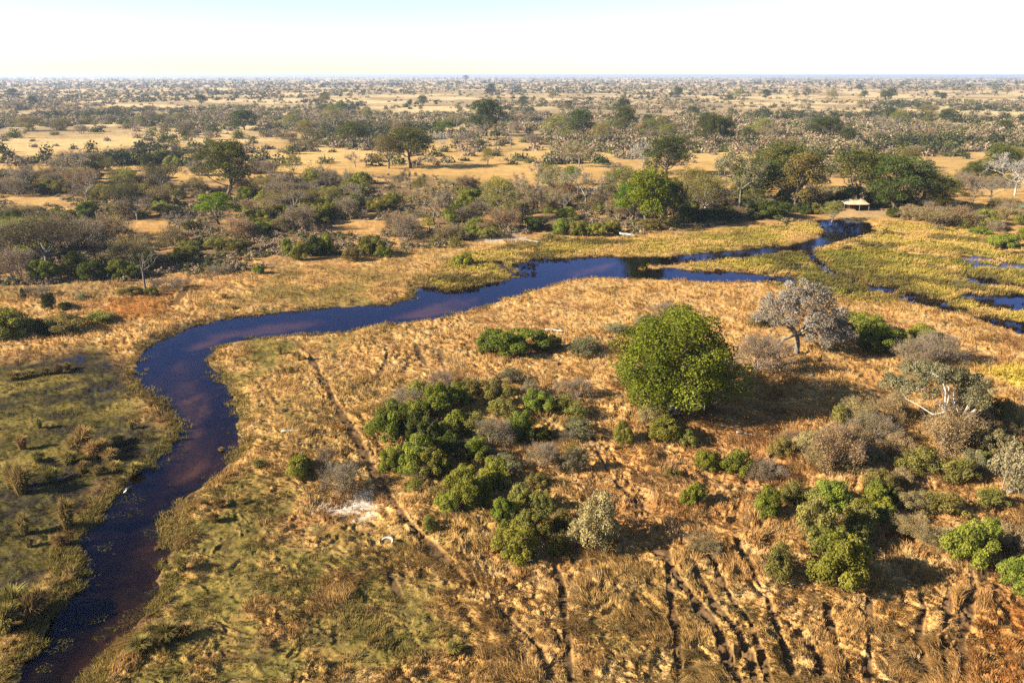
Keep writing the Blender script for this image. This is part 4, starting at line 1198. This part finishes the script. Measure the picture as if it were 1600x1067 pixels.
# scrub of the plain out to the horizon
n = 46000
g = np.random.default_rng(8)
yy = 118.3 + (262 - 118.3) * g.random(n) ** 1.25
xx = g.uniform(-250, 1850, n)
X, Y = ground(xx, yy)
dens = fbm(X / 60, Y / 90, 81, 4) * .45 + fbm(X / 620, Y / 330, 82, 4) * .55
far_k = sstep(1500, 4000, Y)
ok = g.random(n) < np.clip(sstep(.41, .52, dens) + .05 + .35 * far_k, 0, 1)
for c in CLEAR:
    ok &= ~((poly_sd(X, Y, c, 100) < 0) & (g.random(n) < .78))
X, Y = X[ok], Y[ok]
W = g.uniform(3.5, 10, len(X)) * (1 + 1.2 * sstep(1200, 5000, Y))
Hh = W * g.uniform(.28, .6, len(X)) * (1 + .9 * sstep(2500, 5000, Y) * (g.random(len(X)) < .3))
zt, _, _ = terrain(X, Y)
pc = PAL[g.integers(len(PAL), size=len(X))] * 1.2
dk = (fbm(X / 240, Y / 240, 84, 4) > .53) & (g.random(len(X)) < .6)      # islands of evergreen trees
pc[dk] = np.array((.040, .046, .020)) * g.uniform(.7, 1.4, (dk.sum(), 1))
Hh[dk] *= 1.5
nr_ = Y < 1300
scrub_mass("plain_scrub", X[nr_], Y[nr_], zt[nr_], W[nr_], Hh[nr_], pc[nr_], 130, 9)
nr_ = ~nr_
scrub_mass("horizon_scrub", X[nr_], Y[nr_], zt[nr_], W[nr_], Hh[nr_], pc[nr_], 34, 12)
# sedge and rushes standing in the river margin
X, Y, zb, colb, R, g2 = sow(160000, -60, 1500, 380, 1120, 5)
edge_n = vn(X / 3.2, Y / 3.2, 91) * .6 + vn(X / .9, Y / .9, 92) * .4
keep = (R['sd'] > -1.6 * (edge_n - .42)/.3) & (R['sd'] < 1.0 + 1.5 * edge_n) & (R['sd'] > -1.5) & (edge_n > .36)
X, Y, zb, colb = X[keep], Y[keep], np.maximum(zb[keep], -.12), colb[keep]
tone_ = vn(X / 4, Y / 4, 93)[:, None]
cs_ = np.array([.085, .080, .020]) * (1 - tone_) + np.array([.21, .15, .045]) * tone_
blade_field("bank_sedge", X, Y, zb, cs_, .30 + .45 * edge_n[keep], (np.full(len(X), .12), np.full(len(X), .05)), 5, .03 + np.hypot(X, Y) * .0002, 6, .35, .7)
# floating weed
X, Y, zb, colb, R, g2 = sow(420000, -60, 1640, 345, 1120, 6)
wn_ = fbm(X / 2.6, Y / 1.8, 94, 4)
keep = (R['sd'] < -.15) & (wn_ > .52 + .06 * np.clip(-R['sd'], 0, 6)) & (g2.random(len(X)) < .55)
X, Y = X[keep], Y[keep]
sz = (.03 + np.hypot(X, Y) * .00035) * g2.uniform(.5, 1.3, len(X))
an = g2.uniform(0, 6.28, len(X))
cx_, sx_ = np.cos(an) * sz, np.sin(an) * sz
zz_ = np.full(len(X), .012)
V = np.stack([np.c_[X - cx_, Y - sx_, zz_], np.c_[X + sx_ * .8, Y - cx_ * .8, zz_ + .006], np.c_[X + cx_, Y + sx_, zz_], np.c_[X - sx_ * .7, Y + cx_ * .7, zz_ + .01]], 1)
wc = np.array([.055, .055, .016]) * g2.uniform(.5, 1.7, (len(X), 1)) + np.array([.03, .02, .0]) * g2.random((len(X), 1))
tag(link("water_weed", quads_mesh("water_weed", V, np.arange(len(X) * 4).reshape(-1, 4), colors=wc), M['blade']), kind="stuff")
if surplus:
    q = [np.array([t[k] for t in surplus], float) for k in range(6)]
    scrub_mass("small_shrub_thicket", q[0], q[1], q[2], q[3], q[4], q[5], 900, 19)
# undergrowth between the larger shrubs of the thickets
n = 15000
g = np.random.default_rng(18)
X, Y = ground(g.uniform(-60, 1660, n), g.uniform(250, 450, n))
zt, _, R = terrain(X, Y)
ok = (R['thicket'] > .5) & (R['sd'] > 2) & (vn(X / 9, Y / 14, 83) > .30)
X, Y, zt = X[ok], Y[ok], zt[ok]
W = g.uniform(.8, 2.8, len(X))
scrub_mass("undergrowth", X, Y, zt, W, W * g.uniform(.35, .7, len(X)), PAL[g.integers(len(PAL), size=len(X))] * 1.15, 80, 10)

# ------------------------------------------------------------------ small things
def fallen_log(px0, py0, px1, py1, r, mat, label, bend=.06, seed=1):
    x0, y0 = ground(px0, py0, .4); x1, y1 = ground(px1, py1, .4)
    z_, _, _ = terrain(np.array([x0, x1]), np.array([y0, y1]))
    g = np.random.default_rng(seed)
    c = np.array([(x0 + x1) / 2, (y0 + y1) / 2, 0])
    a = np.array([x0, y0, z_[0] + r + .12]) - c; b = np.array([x1, y1, z_[1] + r + .22]) - c
    L = np.linalg.norm(b - a)
    n_ = np.array([-(b - a)[1], (b - a)[0], 0]) / L
    t = np.linspace(0, 1, 9)[:, None]
    P = a + (b - a) * t + n_ * np.sin(t * 3.1) * bend * L + g.normal(size=(9, 3)) * L * .008
    geo = Geo()
    geo.path(np.vstack([P[:1], P, P[-1:]]), r * 1.15, r * .55, 8)
    br = Geo()
    for q in (3, 5, 6):
        limb(br, P[q], P[q] + n_ * g.uniform(-.25, .25) * L + (b - a) * .12 + np.array([0, 0, g.uniform(.02, .12) * L]), r * .4, r * .12, g, k=5)
    o = link("fallen_log", geo.mesh("fallen log", True), M[mat])
    o.location = c
    link("branch", br.mesh("log branch", True), M[mat], o)
    tag(o, label, "fallen log", "fallen logs")


fallen_log(440, 681, 492, 679, .13, 'white', "thin bleached log lying on the grass east of the river bend", .02, 1)
fallen_log(852, 518, 880, 522, .2, 'white', "short bleached log lying behind the wide green bush near the river", .05, 2)
fallen_log(812, 376, 842, 381, .35, 'greybark', "grey driftwood log on the sandy landing of the north bank", .05, 3)
fallen_log(968, 368, 992, 371, .35, 'white', "whitish log at the foot of the green bushes on the north bank", .05, 4)
fallen_log(1150, 678, 1180, 684, .15, 'greybark', "grey log at the edge of the big tree shadow", .05, 5)

# curved bleached log
x, y = ground(607, 855, .4)
geo = Geo()
q = np.linspace(2.75, -.55, 12)
P = np.c_[.58 * np.cos(q) - .1, .55 * np.sin(q) - .15, .16 + .10 * np.sin(np.linspace(0, 3.1, 12))]
geo.path(P, .10, .10, 9)
for v in geo.V:
    c = P[np.arange(12).repeat(9)]
    prof = np.array([.35, .8, 1, 1.1, 1.15, 1.2, 1.2, 1.15, 1.05, .95, .75, .3]).repeat(9)[:, None]
    v[:] = c + (v - c) * prof * 1.15
zz, _, _ = terrain(np.array([float(x)]), np.array([float(y)]))
o = link("curved_log", geo.mesh("curved log", True), M['white'])
o.location = (float(x), float(y), float(zz[0]) + .12)
tag(o, "curved bleached white log bent like a crescent on the olive grass", "driftwood")


def build_egret():
    """Small white wading bird at the water's edge, neck folded."""
    x, y = ground(197, 771, 0)
    root = bpy.data.objects.new("egret", None)
    COL.objects.link(root)
    root.location = (float(x), float(y), -.05)
    root.rotation_euler = (0, 0, 1.0)
    g = Geo()
    # body, neck and head: one swept surface along a bent spine
    P = np.array([(-.30, 0, .27), (-.22, 0, .29), (-.10, 0, .33), (.02, 0, .37), (.10, 0, .42), (.12, 0, .49), (.08, 0, .56), (.09, 0, .63), (.14, 0, .665), (.19, 0, .66)])
    g.path(P, .05, .05, 8)
    prof = np.array([.2, .9, 1.8, 2.0, 1.25, .75, .6, .6, .75, .3]).repeat(8)[:, None]
    for v in g.V:
        c = P.repeat(8, 0)
        v[:] = c + (v - c) * prof
    link("body", g.mesh("egret body", True), M['bird'], root)
    b = Geo(); b.path([(.18, 0, .66), (.26, 0, .65), (.33, 0, .635)], .014, .003, 6)
    link("bill", b.mesh("egret bill"), M['bill'], root)
    for s_ in (-.04, .04):
        l = Geo(); l.path([(.0, s_, .33), (-.02, s_, .17), (.01, s_, 0), (.01, s_, -.1)], .012, .009, 5)
        link("leg", l.mesh("egret leg"), M['darkwood'], root)
    tag(root, "small white wading bird standing at the dark water's edge", "bird")


M['bird'] = bark_mat("white feathers", (.74, .74, .72), (.82, .82, .80))
M['bill'] = bark_mat("yellow bill", (.5, .35, .05), (.6, .42, .08))
build_egret()


def cloth_mat(name, c, rough=.8):
    m, N, L, out = new_mat(name)
    nz = N.new("ShaderNodeTexNoise"); nz.inputs["Scale"].default_value = 4; tc = N.new("ShaderNodeTexCoord")
    rp = N.new("ShaderNodeValToRGB"); rp.color_ramp.elements[0].color = (*[v * .85 for v in c], 1); rp.color_ramp.elements[1].color = (*c, 1)
    bs = N.new("ShaderNodeBsdfPrincipled"); bs.inputs["Roughness"].default_value = rough
    L.new(tc.outputs["Object"], nz.inputs["Vector"]); L.new(nz.outputs["Fac"], rp.inputs[0]); L.new(rp.outputs[0], bs.inputs["Base Color"]); L.new(bs.outputs[0], out.inputs[0])
    return m


def build_canopy(name, px, py, w, d, h, peaks, edge, mat, label, cat, poles, rz=0.0):
    x, y = ground(px, py, .3)
    zz, _, _ = terrain(np.array([float(x)]), np.array([float(y)]))
    root = bpy.data.objects.new(name, None)
    COL.objects.link(root)
    root.location = (float(x), float(y), float(zz[0]))
    root.rotation_euler = (0, 0, rz)
    n, k = 33, 17
    U, Vv = np.meshgrid(np.linspace(-1, 1, n), np.linspace(-1, 1, k))
    sag = 1 - .10 * (1 - U ** 2) * (np.abs(Vv) > -1)
    Xc, Yc = U * w / 2 * (1 - .10 * (1 - Vv ** 2)), Vv * d / 2 * (1 - .10 * (1 - U ** 2))
    Zc = np.full_like(U, edge) - .25 * (1 - U ** 2) * Vv ** 2 + .35 * (U ** 2) * (Vv ** 2)
    for pxx, pyy, ph in peaks:
        rr = np.hypot((Xc - pxx) / (w * .60), (Yc - pyy) / (d * .75))
        Zc = np.maximum(Zc, edge + (ph - edge) * np.clip(1 - rr, 0, 1) ** 1.35 + (Zc - edge) * .5)
    top = np.stack([Xc, Yc, Zc], -1).reshape(-1, 3)
    i = (np.arange(k - 1)[:, None] * n + np.arange(n - 1)[None]).ravel()
    F = np.stack([i, i + 1, i + n + 1, i + n], -1)
    V = np.vstack([top, top - np.array([0, 0, .03])])
    me = quads_mesh(name + " cloth", V, np.vstack([F, F[:, ::-1] + n * k]), smooth=True)
    link("cloth", me, mat, root)
    for (ax, ay, ah) in poles:
        g = Geo(); g.path([(ax, ay, -.2), (ax * .99, ay, ah * .5), (ax * .97, ay * .97, ah)], .09, .08, 8)
        link("pole", g.mesh(name + " pole", True), M['greybark'], root)
    return tag(root, label, cat)


M['cream'] = cloth_mat("cream canvas", (.38, .30, .185))
M['teal'] = cloth_mat("teal tarpaulin", (.05, .42, .52), .5)
M['maroon'] = cloth_mat("dark maroon canvas", (.07, .022, .018))
ca = build_canopy("canopy", 1333, 329, 8.8, 6.0, 3.6, [(-1.0, 1.0, 4.0), (2.6, 1.0, 3.8)], 2.2, M['cream'], "cream stretched canvas canopy on pale poles among trees by the pool", "canopy",
                  [(-4.3, -2.5, 2.3), (4.3, -2.5, 2.3), (-4.3, 2.5, 2.3), (4.3, 2.5, 2.3), (1.0, -2.6, 2.05), (-1.0, 1.0, 3.9), (2.6, 1.0, 3.7)])
bw = Geo()
yb = np.linspace(-4.2, 4.2, 15)
Vb = np.array([[(q, 2.75 + .08 * math.sin(q * 3), z_) for q in yb] for z_ in (0, 2.1)])
i = np.arange(14)
bw.add(Vb.reshape(-1, 3), np.stack([i, i + 1, i + 16, i + 15], -1), np.full(14, .5))
bw.add(Vb.reshape(-1, 3) + np.array([0, .04, 0]), np.stack([i, i + 15, i + 16, i + 1], -1), np.full(14, .5))
link("back_cloth", bw.mesh("canopy back cloth"), M['maroon'], ca)
build_canopy("tarpaulin", 1603, 333, 5.0, 4.0, 2.6, [(0, 0, 2.6)], 2.0, M['teal'], "teal tarpaulin shelter at the far bank, cut by the photo edge", "tarpaulin",
             [(-2.2, -1.7, 2.0), (2.2, -1.7, 2.0), (-2.2, 1.7, 2.0), (2.2, 1.7, 2.0)])

# ------------------------------------------------------------------ air
bpy_me = bpy.data.meshes.new("haze")
a, zlo, zhi = 72000.0, -3.0, 52.0
vs = [(sx * a, sy * a, zz_) for zz_ in (zlo, zhi) for sx, sy in ((-1, -1), (1, -1), (1, 1), (-1, 1))]
bpy_me.from_pydata(vs, [], [(3, 2, 1, 0), (4, 5, 6, 7), (0, 1, 5, 4), (1, 2, 6, 5), (2, 3, 7, 6), (3, 0, 4, 7)])
m, N, L, out = new_mat("dry season haze")
pv = N.new("ShaderNodeVolumePrincipled")
pv.inputs["Color"].default_value = (.46, .58, .82, 1)
pv.inputs["Density"].default_value = 0.00008
pv.inputs["Anisotropy"].default_value = 0.2
L.new(pv.outputs[0], out.inputs["Volume"])
hz = link("haze", bpy_me, m)
tag(hz, kind="stuff")
